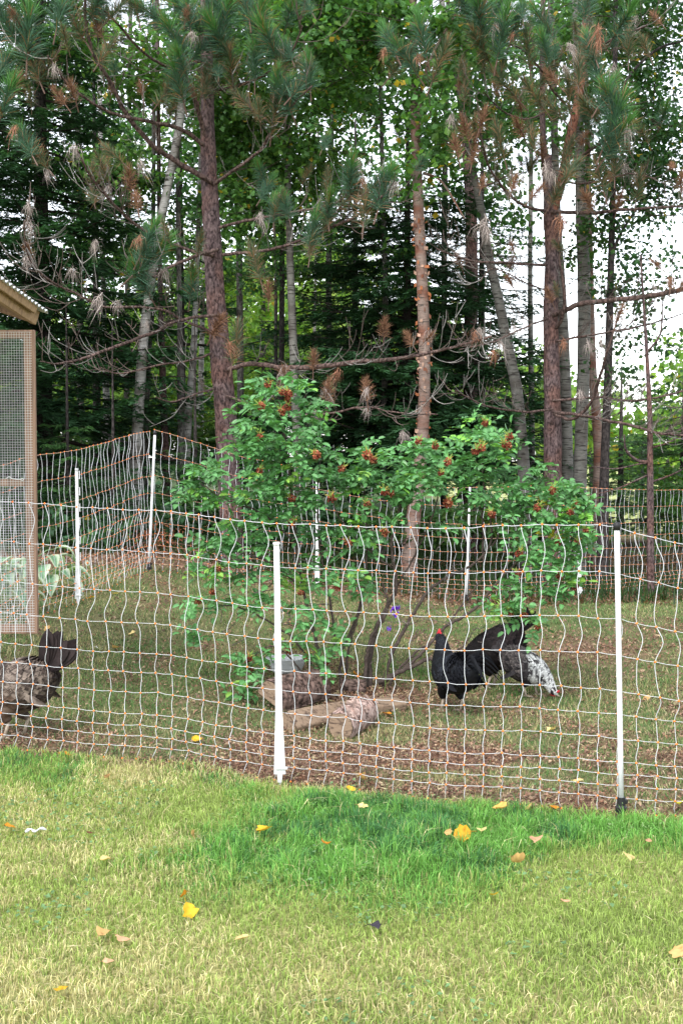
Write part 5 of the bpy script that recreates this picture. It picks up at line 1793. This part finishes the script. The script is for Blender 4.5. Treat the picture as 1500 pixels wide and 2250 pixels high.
A_, pA = tree_root("red_pine", 505, 1240, 13.0, "red pine with brown flaking trunk left of the rose bush", "pine tree")
trunk(A_, [(440, -420), (446, -150), (452, 30), (455, 150), (456, 270), (460, 400), (466, 520), (474, 650), (484, 780), (493, 880), (501, 1000), (507, 1130), (510, 1225)],
      [14, 18, 23, 26, 30, 35, 38, 40, 44, 46, 47, 49, 52], 13.0, M_pine, 40, 420, .025, plates=True)
LA = [([(466, 400), (385, 352), (330, 310), (275, 245), (240, 170), (205, 110), (190, 20), (188, -60)], [17, 15, 14, 13, 11, 9, 8, 6], 12.9, 11.6, 16, ['green', 'brown', 'grey'], 3),
      ([(447, 318), (395, 285), (330, 268), (250, 252), (190, 225), (140, 185), (100, 130)], [13, 12, 10, 8, 7, 5, 4], 12.9, 11.4, 20, ['brown', 'olive', 'grey'], 8),
      ([(452, 320), (435, 240), (420, 195), (400, 150), (385, 60)], [15, 13, 11, 8, 6], 13, 12.2, 10, ['green', 'olive', 'brown'], 4),
      ([(470, 562), (400, 542), (310, 500), (270, 470), (225, 425), (190, 380), (165, 325)], [10, 9, 8, 8, 7, 6, 5], 12.9, 11.5, 22, ['brown', 'grey', 'olive'], 7),
      ([(480, 548), (430, 556), (370, 580), (330, 600), (290, 580)], [11, 10, 8, 6, 4], 12.9, 11.7, 14, ['olive', 'grey'], 3),
      ([(500, 690), (400, 700), (330, 730), (240, 765), (150, 792), (90, 790)], [10, 9, 9, 8, 6, 3], 12.9, 11.2, 22, ['grey'], 1),
      ([(478, 735), (400, 705), (350, 680), (230, 675), (150, 640), (100, 610), (60, 560), (50, 490)], [9, 8, 7, 6, 6, 5, 4, 3], 12.9, 11.0, 30, ['grey', 'brown'], 5),
      ([(484, 770), (420, 790), (340, 800), (260, 815), (220, 800)], [7, 6, 5, 4, 3], 13, 12.2, 12, ['grey'], 0),
      ([(490, 560), (600, 548), (700, 515), (800, 470), (842, 432)], [10, 9, 8, 7, 6], 12.9, 11.6, 22, ['green', 'olive', 'brown', 'grey'], 6),
      ([(482, 500), (560, 480), (650, 462), (740, 440), (780, 395)], [9, 8, 7, 6, 4], 12.9, 12.0, 14, ['olive', 'green', 'brown'], 5),
      ([(470, 405), (520, 370), (570, 330), (600, 280), (640, 230), (680, 190)], [10, 9, 8, 7, 6, 5], 12.9, 11.9, 14, ['green', 'olive'], 6),
      ([(500, 812), (555, 803), (650, 812), (780, 797), (890, 787), (1000, 765), (1080, 740)], [14, 13, 15, 13, 10, 7, 5], 12.9, 11.4, 34, ['brown', 'grey', 'rust'], 9),
      ([(498, 870), (560, 890), (640, 910), (720, 905), (800, 890), (860, 900), (960, 905)], [8, 7, 6, 6, 5, 4, 3], 12.9, 11.8, 20, ['grey', 'brown'], 3),
      ([(488, 850), (440, 860), (380, 880), (340, 870)], [6, 5, 4, 3], 13, 12.3, 8, ['grey'], 0),
      ([(455, 200), (520, 190), (590, 160), (640, 110), (660, 60)], [9, 8, 7, 5, 4], 12.9, 11.7, 12, ['green', 'olive'], 6),
      ([(452, 130), (380, 150), (320, 120), (260, 60), (220, 10)], [10, 9, 7, 6, 4], 13, 11.8, 14, ['green', 'olive'], 6),
      ([(455, 40), (500, 20), (560, -10), (600, -60)], [9, 8, 6, 4], 13, 12, 8, ['green'], 4)]
for (pts, w_, d0, d1, tn, tk, tfn) in LA:
    limb(A_, pts, w_, d0, d1, None, tn, tk, tfn)
TA = [(455, 40, 'green', 1.5, 12.4), (440, 110, 'green', 1.4, 12.4), (475, 150, 'olive', 1.3, 12.5), (450, 190, 'olive', 1.2, 12.5), (420, 40, 'green', 1.4, 12.3), (490, 60, 'green', 1.4, 12.3), (15, 55, 'green', 1.5, 11.4), (62, 90, 'green', 1.5, 11.4), (75, 150, 'olive', 1.2, 11.5), (5, 150, 'green', 1.2, 11.6), (10, 235, 'green', 1.2, 11.3), (35, 262, 'rust', .9, 11.2), (60, 320, 'green', 1.1, 11.3), (90, 350, 'olive', 1.0, 11.4),
      (345, 40, 'green', 1.35, 12), (390, 95, 'green', 1.1, 12), (395, 190, 'green', 1.25, 12), (402, 145, 'green', .8, 11.9), (360, 210, 'olive', 1.0, 12.1), (210, 15, 'green', 1.2, 11.8), (250, 30, 'olive', 1.1, 11.9), (300, 20, 'olive', 1.1, 12),
      (318, 580, 'green', 1.4, 11.7), (320, 540, 'green', 1.1, 11.6), (318, 630, 'green', 1.1, 11.8), (310, 508, 'rust', .9, 11.5), (420, 640, 'green', .9, 12.4), (425, 610, 'olive', .7, 12.4), (478, 715, 'brown', 1.5, 12.2), (500, 740, 'rust', 1.0, 12.1),
      (515, 770, 'olive', 1.2, 12.3), (490, 100, 'green', 1.3, 12.3), (560, 70, 'green', 1.3, 12.2), (600, 110, 'green', 1.3, 12.1), (545, 20, 'green', 1.3, 12.2), (620, 150, 'olive', 1.0, 12.1), (560, 150, 'green', 1.1, 12.2), (655, 195, 'green', 1.1, 12),
      (680, 170, 'green', 1.0, 12), (550, 235, 'olive', 1.2, 12.3), (600, 265, 'olive', 1.1, 12.2), (630, 225, 'green', 1.1, 12.1), (510, 170, 'olive', 1.2, 12.4), (840, 430, 'green', 1.3, 11.7), (800, 470, 'olive', 1.2, 11.8), (770, 400, 'green', 1.1, 11.9),
      (830, 400, 'green', .9, 11.7), (685, 515, 'green', 1.0, 12), (683, 550, 'olive', .9, 12), (720, 480, 'olive', .9, 12), (760, 440, 'olive', 1.0, 12), (165, 305, 'grey', 1.0, 11.5), (305, 335, 'grey', 1.1, 11.8), (58, 468, 'grey', 1.0, 11.2),
      (210, 515, 'grey', .9, 11.4), (222, 632, 'grey', 1.2, 11.3), (778, 335, 'grey', 1.1, 11.9), (793, 375, 'rust', 1.0, 11.9), (572, 455, 'grey', .9, 12), (620, 790, 'grey', 1.2, 12), (715, 838, 'grey', .9, 12), (805, 855, 'brown', 1.1, 11.8),
      (625, 830, 'brown', 1.2, 12), (720, 860, 'brown', 1.2, 12), (805, 840, 'grey', .8, 11.7), (100, 360, 'grey', .8, 11.4), (285, 390, 'brown', 1.2, 11.8), (300, 440, 'brown', 1.1, 11.8), (120, 130, 'grey', .8, 11.4), (40, 180, 'brown', 1.1, 11.4),
      (425, 60, 'grey', .8, 12), (255, 650, 'grey', .8, 11.8), (565, 590, 'olive', 1.1, 12.2), (590, 640, 'brown', 1.0, 12.2), (860, 100, 'green', 1.1, 11.9), (845, 95, 'rust', .8, 11.8), (930, 95, 'green', 1.2, 11.9), (960, 150, 'olive', 1.2, 11.9),
      (900, 140, 'green', 1.1, 11.9), (915, 110, 'rust', .8, 11.8), (870, 150, 'olive', 1.0, 12), (170, 60, 'olive', 1.2, 11.7), (130, 40, 'green', 1.2, 11.5), (160, 200, 'brown', 1.0, 11.5), (230, 120, 'olive', 1.0, 11.8), (130, 210, 'brown', 1.0, 11.4)]
for (px, py, k_, s_, d_) in TA:
    put_tuft(A_, P(px, py, d_), k_, s_ * (1.05 if k_ in ('green', 'olive') else .9))

B_, pB = tree_root("red_pine", 1214, 1240, 15.0, "red pine with scaly purple brown trunk right of the rose bush", "pine tree")
trunk(B_, [(1206, 340), (1205, 400), (1208, 480), (1212, 560), (1209, 680), (1211, 800), (1213, 920), (1214, 1040), (1215, 1220)], [8, 20, 29, 30, 31, 34, 37, 38, 42], 15.0, M_pine, 38, 360, .025, plates=True)
trunk(B_, [(1200, -250), (1192, 0), (1191, 150), (1192, 300), (1204, 440)], [9, 11, 12, 13, 20], 15.0, M_pine, 14, 60, .05, name="branch", flare=False)
trunk(B_, [(1300, -260), (1290, -40), (1285, 60), (1272, 200), (1252, 300), (1232, 400), (1210, 470)], [13, 16, 17, 19, 20, 21, 24], 15.0, M_pinetop, 18, 90, .05, name="branch", flare=False)
LB = [([(1215, 692), (1270, 668), (1340, 660), (1440, 650), (1520, 634)], [15, 15, 14, 14, 12], 14.9, 13.6, 26, ['brown', 'grey'], 3),
      ([(1210, 465), (1290, 465), (1350, 460), (1440, 455), (1520, 452)], [11, 10, 9, 7, 5], 14.9, 14.0, 20, ['brown', 'olive', 'grey'], 4),
      ([(1200, 582), (1120, 579), (1040, 574), (960, 550)], [8, 7, 6, 4], 14.9, 13.8, 20, ['brown', 'grey'], 2),
      ([(1215, 905), (1290, 918), (1380, 940), (1450, 960), (1520, 966)], [10, 9, 8, 7, 5], 14.8, 13.2, 34, ['grey'], 0),
      ([(1215, 910), (1262, 920), (1300, 880), (1318, 820), (1335, 760), (1360, 690)], [10, 10, 9, 8, 6, 4], 14.8, 13.6, 12, ['grey'], 0),
      ([(1213, 880), (1300, 874), (1400, 878), (1500, 858)], [7, 7, 6, 5], 14.9, 13.8, 22, ['grey'], 0),
      ([(1222, 720), (1234, 690), (1240, 640), (1230, 560), (1236, 480)], [11, 11, 9, 7, 5], 14.9, 14.3, 8, ['olive', 'brown'], 2),
      ([(1212, 900), (1140, 905), (1060, 890), (1000, 860)], [7, 6, 5, 3], 14.8, 13.5, 18, ['grey'], 0),
      ([(1222, 750), (1300, 735), (1400, 720), (1500, 690)], [7, 6, 5, 3], 14.9, 14, 18, ['grey'], 1),
      ([(1200, 465), (1150, 450), (1110, 420), (1070, 360), (1050, 290)], [9, 8, 7, 6, 4], 14.9, 13.6, 16, ['brown', 'olive', 'grey'], 9),
      ([(1203, 700), (1150, 720), (1080, 750), (1010, 765)], [6, 5, 4, 3], 14.9, 13.6, 16, ['brown', 'grey'], 2),
      ([(1206, 640), (1150, 620), (1080, 590), (1050, 620)], [5, 4, 3, 2], 14.9, 14, 12, ['brown'], 1),
      ([(1240, 350), (1290, 330), (1340, 290), (1350, 240)], [8, 7, 6, 5], 14.9, 13.6, 12, ['green', 'olive', 'brown'], 6),
      ([(1260, 250), (1220, 200), (1190, 150), (1150, 110), (1100, 90)], [7, 7, 6, 5, 4], 14.9, 13.6, 14, ['green', 'olive', 'brown', 'grey'], 8),
      ([(1275, 160), (1310, 110), (1360, 80), (1420, 60)], [7, 6, 5, 4], 14.9, 13.8, 14, ['olive', 'green', 'grey'], 8),
      ([(1235, 400), (1300, 400), (1380, 380), (1440, 390)], [6, 5, 4, 3], 14.9, 14.0, 14, ['olive', 'brown', 'grey'], 7),
      ([(1192, 250), (1150, 260), (1100, 240), (1060, 200)], [6, 5, 4, 3], 14.9, 13.8, 12, ['olive', 'brown'], 8)]
for (pts, w_, d0, d1, tn, tk, tfn) in LB:
    limb(B_, pts, w_, d0, d1, None, tn, tk, tfn, .6)
TB = [(1200, 60, 'green', 1.3, 14.2), (1195, 170, 'olive', 1.3, 14.3), (1225, 250, 'olive', 1.3, 14.2), (1190, 330, 'brown', 1.3, 14.4), (1285, 20, 'green', 1.3, 14.0), (1280, 100, 'olive', 1.2, 14.2), (1240, 350, 'olive', 1.3, 14.3), (1340, 285, 'green', 1.7, 13.4), (1325, 215, 'green', 1.3, 13.4), (1350, 240, 'green', 1.3, 13.4), (1300, 250, 'olive', 1.1, 13.5), (1345, 320, 'green', 1.4, 13.4), (1055, 55, 'green', 1.7, 13.4), (1100, 90, 'green', 1.6, 13.4), (1020, 20, 'green', 1.4, 13.5),
      (1060, 110, 'olive', 1.3, 13.5), (1130, 60, 'green', 1.2, 13.5), (1128, 60, 'rust', .8, 13.3), (1322, 40, 'rust', 1.5, 13.4), (1315, 70, 'rust', 1.1, 13.4), (1360, 60, 'green', 1.2, 13.5), (1245, 80, 'grey', 1.2, 13.5), (1235, 130, 'grey', .9, 13.5),
      (1200, 345, 'grey', 1.3, 13.6), (1210, 365, 'grey', 1.0, 13.6), (1380, 240, 'grey', 1.2, 13.3), (1378, 270, 'grey', 1.0, 13.3), (1068, 465, 'grey', 1.4, 13.5), (1072, 490, 'grey', 1.1, 13.5), (990, 240, 'grey', 1.0, 13.6), (1160, 170, 'grey', 1.0, 13.6),
      (1345, 130, 'grey', 1.0, 13.5), (1230, 460, 'rust', 1.2, 13.7), (1240, 475, 'rust', 1.0, 13.7), (1100, 735, 'grey', 1.1, 13.6), (1235, 735, 'rust', .9, 13.7), (1160, 120, 'olive', 1.2, 13.6), (1200, 120, 'green', 1.1, 13.6), (1300, 110, 'green', 1.2, 13.6),
      (1270, 170, 'olive', 1.3, 13.6), (1310, 160, 'green', 1.2, 13.6), (1250, 220, 'olive', 1.2, 13.7), (1120, 200, 'olive', 1.3, 13.6), (1180, 220, 'olive', 1.2, 13.6), (1210, 170, 'brown', 1.1, 13.6), (1140, 280, 'brown', 1.3, 13.6), (1060, 260, 'brown', 1.4, 13.6),
      (1020, 280, 'brown', 1.4, 13.6), (1000, 320, 'brown', 1.3, 13.6), (1040, 340, 'brown', 1.2, 13.7), (1100, 320, 'olive', 1.2, 13.6), (1170, 310, 'olive', 1.1, 13.7), (1250, 380, 'olive', 1.3, 13.7), (1320, 400, 'olive', 1.2, 13.7), (1290, 440, 'brown', 1.3, 13.7),
      (1360, 440, 'brown', 1.1, 13.7), (1180, 420, 'brown', 1.2, 13.7), (1130, 400, 'brown', 1.1, 13.7), (1220, 430, 'olive', 1.1, 13.7), (1415, 300, 'olive', .8, 13.8), (1440, 40, 'brown', 1.0, 13.8), (1380, 110, 'olive', 1.1, 13.7), (1420, 110, 'olive', .9, 13.8),
      (1400, 420, 'olive', 1.0, 13.8), (1350, 370, 'olive', 1.1, 13.6), (1060, 400, 'brown', 1.0, 13.7), (1360, 690, 'brown', 1.1, 13.6), (1440, 580, 'brown', .8, 13.8), (1290, 740, 'grey', .9, 13.5), (1270, 850, 'grey', .8, 13.5), (1120, 620, 'brown', .9, 13.8)]
for (px, py, k_, s_, d_) in TB:
    put_tuft(B_, P(px, py, d_), k_, s_ * (1.05 if k_ in ('green', 'olive') else .9))

C_, pC = tree_root("red_pine", 1032, 1200, 18.5, "dark rust tinted pine trunk between the reddish birch and the leaning birch", "pine tree")
trunk(C_, [(1018, -200), (1020, 100), (1024, 300), (1034, 450), (1035, 600), (1033, 800), (1032, 1000), (1032, 1190)], [12, 16, 21, 25, 27, 29, 30, 32], 18.5, M_pine, 24, 200, .03, plates=True)
for (pts, w_, d0, d1, tn, tk, tfn) in [([(1025, 330), (980, 320), (940, 290), (900, 300)], [7, 6, 4, 3], 18.4, 17.5, 14, ['brown', 'olive'], 8), ([(1030, 420), (1090, 400), (1140, 370)], [7, 5, 3], 18.4, 17.6, 12, ['brown', 'olive'], 8),
                                       ([(1034, 560), (960, 590), (890, 570)], [6, 4, 3], 18.4, 17.6, 12, ['brown'], 3), ([(1024, 200), (1070, 160), (1110, 150)], [7, 5, 3], 18.4, 17.6, 10, ['olive', 'green'], 7)]:
    limb(C_, pts, w_, d0, d1, None, tn, tk, tfn, .8)

# ---- spruces and firs
def bough_mesh(seed, col, length=1.0, sparse=1.0):
    """a flat spruce bough along +x, needles as short dark strips on the twigs"""
    rg = np.random.default_rng(seed)
    mb_ = MB()
    ax = spline([[0, 0, 0], [.5, 0, -.05], [1.0, 0, .02]], 14)
    mb_.tube(ax, np.linspace(.012, .003, 14), 4, (.045, .035, .03), cap=False)
    P0, D0, L0 = [], [], []
    for i_ in range(int(34 * sparse)):
        u_ = rg.uniform(.15, 1.0)
        p_ = ax[int(u_ * 13)]
        s_ = 1 if i_ % 2 else -1
        L_ = .40 * (1.08 - u_) + .07
        dv = nrm(np.array([.75, s_ * .8, rg.normal() * .12 - .12]))
        m_ = 6
        pp = np.array([p_ + dv * L_ * q / m_ + np.array([0, 0, -.05 * (q / m_) ** 2]) for q in range(m_ + 1)])
        for q in range(m_):
            for r_ in range(4):
                P0.append(pp[q] + (pp[q + 1] - pp[q]) * rg.random())
                ss = rg.choice([-1, 1])
                D0.append(nrm(dv + np.cross(dv, [0, 0, 1]) * ss * rg.uniform(.3, 1.1) + [0, 0, rg.normal() * .25]))
                L0.append(rg.uniform(.03, .065))
    P0, D0, L0 = np.array(P0), np.array(D0), np.array(L0)[:, None]
    s_ = nrm(np.cross(D0, np.array([0, 0, 1.0]) + rg.normal(size=D0.shape) * .35)) * .010
    v = np.stack([P0 - s_ * .6, P0 + s_ * .6, P0 + D0 * L0 + s_ * .4, P0 + D0 * L0 - s_ * .4], 1).reshape(-1, 3)
    n_ = len(P0)
    cc = np.array(col) * (.6 + .8 * rg.random((n_, 1)))
    tip = P0[:, 0] > .8
    cc[tip] *= 1.35
    mb_.add(v, np.arange(n_)[:, None] * 4 + np.arange(4), np.repeat(cc, 4, 0))
    return mb_.mesh("spruce_bough", M_needle)


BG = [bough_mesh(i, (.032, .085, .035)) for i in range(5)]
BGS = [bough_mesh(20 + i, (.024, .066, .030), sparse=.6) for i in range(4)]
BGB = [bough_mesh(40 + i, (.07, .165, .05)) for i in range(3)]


def spruce(name, label, px, d, w_, top_py, lo_py, Lmax, nb, meshes, seed, lean=0, bare_top=False, dz=-.12):
    rg = np.random.default_rng(seed)
    r_, p_ = tree_root(name, px, 1100, d, label, "spruce tree")
    z1 = P(px, top_py, d)[2]
    z0 = P(px, lo_py, d)[2]
    H = z1 + (1.5 if top_py > 0 else 3)
    mb_ = MB()
    hh = np.linspace(-.1, H - p_[2], 40)
    mb_.tube(np.stack([lean * hh, 0 * hh, hh], 1), np.linspace(1, .15, 40) * w_ / F * d / 2, 14, rough=.08)
    mb_.obj("trunk", M_dark, r_, smooth=True)
    for i_ in range(nb):
        z_ = z0 + (z1 - z0) * (i_ + rg.random()) / nb
        t_ = (z_ - z0) / max(z1 - z0, .1)
        L_ = Lmax * (1 - .55 * t_) * rg.uniform(.7, 1.1)
        a_ = i_ * 2.4 + rg.normal() * .3
        q_ = Matrix.Rotation(a_, 3, 'Z') @ Matrix.Rotation(rg.uniform(-.02, .28) + dz, 3, 'Y')
        h_ = z_ - p_[2]
        inst("bough", meshes[i_ % len(meshes)], r_, (lean * h_, 0, h_), q_.to_quaternion(), (L_, L_ * rg.uniform(.9, 1.3), L_))
    return r_


spruce("spruce_tree", "large dark spruce with thick trunk right of the mesh door", 98, 16.0, 46, -100, 960, 2.3, 130, BG, 1)
spruce("spruce_tree", "dark spruce partly outside the left edge behind the coop", -70, 14.5, 40, 0, 1080, 2.0, 90, BG, 2)
spruce("spruce_tree", "tall dark fir with layered boughs behind the reddish birch", 893, 17.5, 34, 420, 1020, 2.4, 150, BG, 3)
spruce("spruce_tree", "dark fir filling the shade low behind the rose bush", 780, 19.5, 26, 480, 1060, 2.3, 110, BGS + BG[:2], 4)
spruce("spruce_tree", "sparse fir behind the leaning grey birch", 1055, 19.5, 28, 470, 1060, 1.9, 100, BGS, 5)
spruce("spruce_tree", "slender spruce at the left behind the white birch patch", 215, 19.0, 22, 250, 1080, 1.9, 60, BG[:2] + BGS, 6)
spruce("spruce_tree", "small bright green spruce behind the side net", 150, 14.2, 12, 930, 1180, .8, 34, BGB, 7)
spruce("spruce_tree", "young dark spruce behind the net corner", 250, 13.6, 12, 1020, 1200, .9, 36, BG, 8)
spruce("spruce_tree", "young spruce by the foot of the left red pine", 430, 15.2, 12, 960, 1180, .8, 30, BGB + BG[:1], 9)
spruce("spruce_tree", "soft green evergreen at the right edge behind the bare trunk", 1500, 22.0, 24, 880, 1140, 1.9, 60, BGB, 10)
spruce("spruce_tree", "narrow cedar beside the far lawn left of the bare trunk", 1362, 26.0, 18, 960, 1110, 1.0, 60, BGB + BG[:1], 11)
spruce("spruce_tree", "dark spruce crown above the leaning birch", 400, 21.0, 24, 200, 760, 1.7, 45, BG, 12)

# ---- far trees: yellow green masses, sunlight painted into the leaf colour, each with its own trunk and crown
FT = [(150, 34, 800, 180, 150), (300, 30, 780, 130, 170), (420, 36, 760, 130, 180), (540, 30, 720, 130, 180), (660, 34, 700, 120, 190), (770, 38, 760, 130, 190), (900, 34, 800, 130, 160), (1010, 30, 860, 110, 120), (1120, 34, 880, 110, 110),
      (1220, 40, 930, 90, 90), (1300, 38, 950, 80, 80), (1400, 44, 985, 60, 70), (1470, 36, 950, 60, 90), (40, 30, 850, 130, 180), (1550, 40, 860, 90, 130)]
words = ["far left", "second", "third", "fourth", "fifth", "sixth", "seventh", "eighth", "ninth", "tenth", "eleventh", "twelfth", "thirteenth", "first", "last"]
FL = ["pale green tree far behind the slender spruce", "pale green tree far behind the leaning birch foot", "pale green tree far behind the white birch by the net corner", "yellow green tree far behind the left red pine",
      "yellow green tree far behind the tall grey birch", "yellow green tree far behind the thin grey trunk", "green tree far behind the layered dark fir", "green tree far behind the dark rust tinted pine trunk", "pale bushy tree far behind the leaning grey birch",
      "low round tree beyond the right red pine", "low round tree beyond the rust stained trunk", "low tree at the end of the far lawn", "leafy tree beyond the bare trunk at the right", "green tree far behind the mesh door", "leafy tree beyond the evergreen at the right edge"]
for (px, d, py, rx_, ry_), lab in zip(FT, FL):
    r_, p_ = tree_root("leafy_tree", px, 1080, d, lab, "tree", "trees beyond the wood")
    trunk(r_, [(px + 5, py - ry_ * .5), (px - 3, py + ry_ * .4), (px, 1080)], [5, 9, 12], d, M_grey, k_=8, n_=20)
    crown(r_, [(px, py, rx_, ry_, .75), (px + rx_ * .4, py + ry_ * .6, rx_ * .7, ry_ * .5, .7), (px - rx_ * .4, py + ry_ * .6, rx_ * .7, ry_ * .5, .7)], d, .16 if d > 32 else .13, (.17, .28, .07) if px < 1000 else (.13, .24, .05), .8, 2.5, .01, twigs=False, per=26, spread=.35)

# understorey at the wood's edge
UB = [(60, 1130, 14.6, 90, 60, DK), (160, 1150, 13.8, 80, 60, DK), (250, 1170, 13.2, 60, 40, DK), (350, 1150, 14.5, 70, 60, DK), (420, 1150, 15.5, 70, 70, (.05, .11, .03)), (560, 1140, 15.5, 90, 60, DK), (690, 1150, 14.6, 80, 50, DK),
      (800, 1160, 14.8, 90, 50, (.04, .09, .03)), (960, 1160, 15.0, 90, 50, (.045, .10, .03)), (1090, 1150, 15.4, 80, 50, (.05, .11, .03)), (1200, 1170, 16.2, 70, 40, (.04, .10, .03)), (1290, 1160, 17, 50, 40, (.05, .12, .03)), (1480, 1110, 17.5, 60, 90, (.05, .12, .03)),
      (200, 1000, 21, 90, 90, (.05, .11, .03)), (360, 960, 21, 100, 90, (.07, .14, .035)), (520, 980, 20, 80, 90, (.06, .13, .03)), (60, 1000, 20, 90, 90, DK), (1440, 1205, 15.5, 30, 14, (.05, .11, .03))]
UL = ["low dark bush behind the mesh door", "low dark bush behind the toothed side post", "low bush just left of the net corner post", "dark bush right of the net corner post", "fresh green bush left of the left red pine", "dark bush right of the left red pine",
      "low bush behind the middle net post", "low bush left of the reddish birch foot", "low bush right of the reddish birch foot", "low bush at the foot of the leaning grey birch", "low bush at the foot of the right red pine", "small bush under the rust stained trunk",
      "leafy bush at the right edge behind the net", "shaded bush deep between the left trunks", "mid green bush deep behind the net corner", "mid green bush deep behind the left red pine", "shaded bush deep behind the coop door", "low bush behind the foot of the bare trunk"]
for (px, py, d, rx_, ry_, c_), lab in zip(UB, UL):
    p_ = P(px, py, d)
    r_ = empty("bush", (p_[0], p_[1], float(ground(p_[0], p_[1]))), lab, "bush", "undergrowth bushes at the edge of the wood")
    crown(r_, [(px, py, rx_, ry_, .9)], d, .06, c_, .9, .5, .006, twigs=True, name="foliage", spread=.1)
# ferns, grass and dead leaves on the wood floor
mb = MB()
x, y = scatter_tri(42000, 12.6, 30, .6)
_k = ~((y > 16.5) & (x > 2.6))
x, y = x[_k], y[_k]
n = len(x)
p = np.stack([x, y, ground(x, y)], 1)
cc = np.array([.04, .085, .025]) * (.5 + 1.0 * R.random((n, 1)))
mb.blades(p, .10 + .18 * R.random(n), .014 + .012 * R.random(n), cc * .6, cc, lean=.6, two=False)
x, y = scatter_tri(9000, 12.4, 20, .6)
n = len(x)
mb.leaves(np.stack([x, y, ground(x, y) + .01 + .02 * R.random(n)], 1), .05 + .04 * R.random(n), np.array([.16, .09, .055]) * (.6 + .8 * R.random((n, 1))), up=.9)
tag(mb.obj("undergrowth", M_leaf), kind='stuff')
# rusty dead branch lying by the corner post
d_ = G(330, 1225)
r_ = empty("dead_branch", d_, "rust coloured dead fir branch lying behind the net corner post", "branch")
mb = MB()
pts = R.normal(size=(500, 3)) * [.22, .12, .12] + [0, .3, .16]
mb.leaves(pts, .05, np.array([.30, .10, .05]) * (.5 + .9 * R.random((500, 1))), up=0, ratio=.15)
mb.obj("needles", M_dry, r_)
mb = MB()
mb.tube(spline([[-.4, .35, .02], [0, .3, .15], [.4, .25, .1]], 10), [.012] * 5 + [.006] * 5, 6, (.1, .06, .045))
mb.obj("stem", M_twig, r_)

# bird feeder far off by the lawn
p_ = P(1404, 1090, 27)
p_[2] = ground(p_[0], p_[1])
r_ = empty("bird_feeder", p_, "dark flat roofed bird feeder on a post beyond the net at right", "bird feeder")
o_ = np.array(r_.location)
mb = MB()
tp = P(1410, 972, 27) - o_
mb.tube([[.06, 0, -.02], [.06, 0, tp[2] - .1]], .05, 8)
mb.obj("pole", M_black, r_)
mb = MB()
mb.box(tp + [-.05, 0, .0], (.42, .4, .07), bev=.01)
mb.obj("roof", M_black, r_)
mb = MB()
mb.box(tp + [.06, 0, -.28], (.22, .22, .40), bev=.01)
mb.obj("seed_box", M_black, r_)
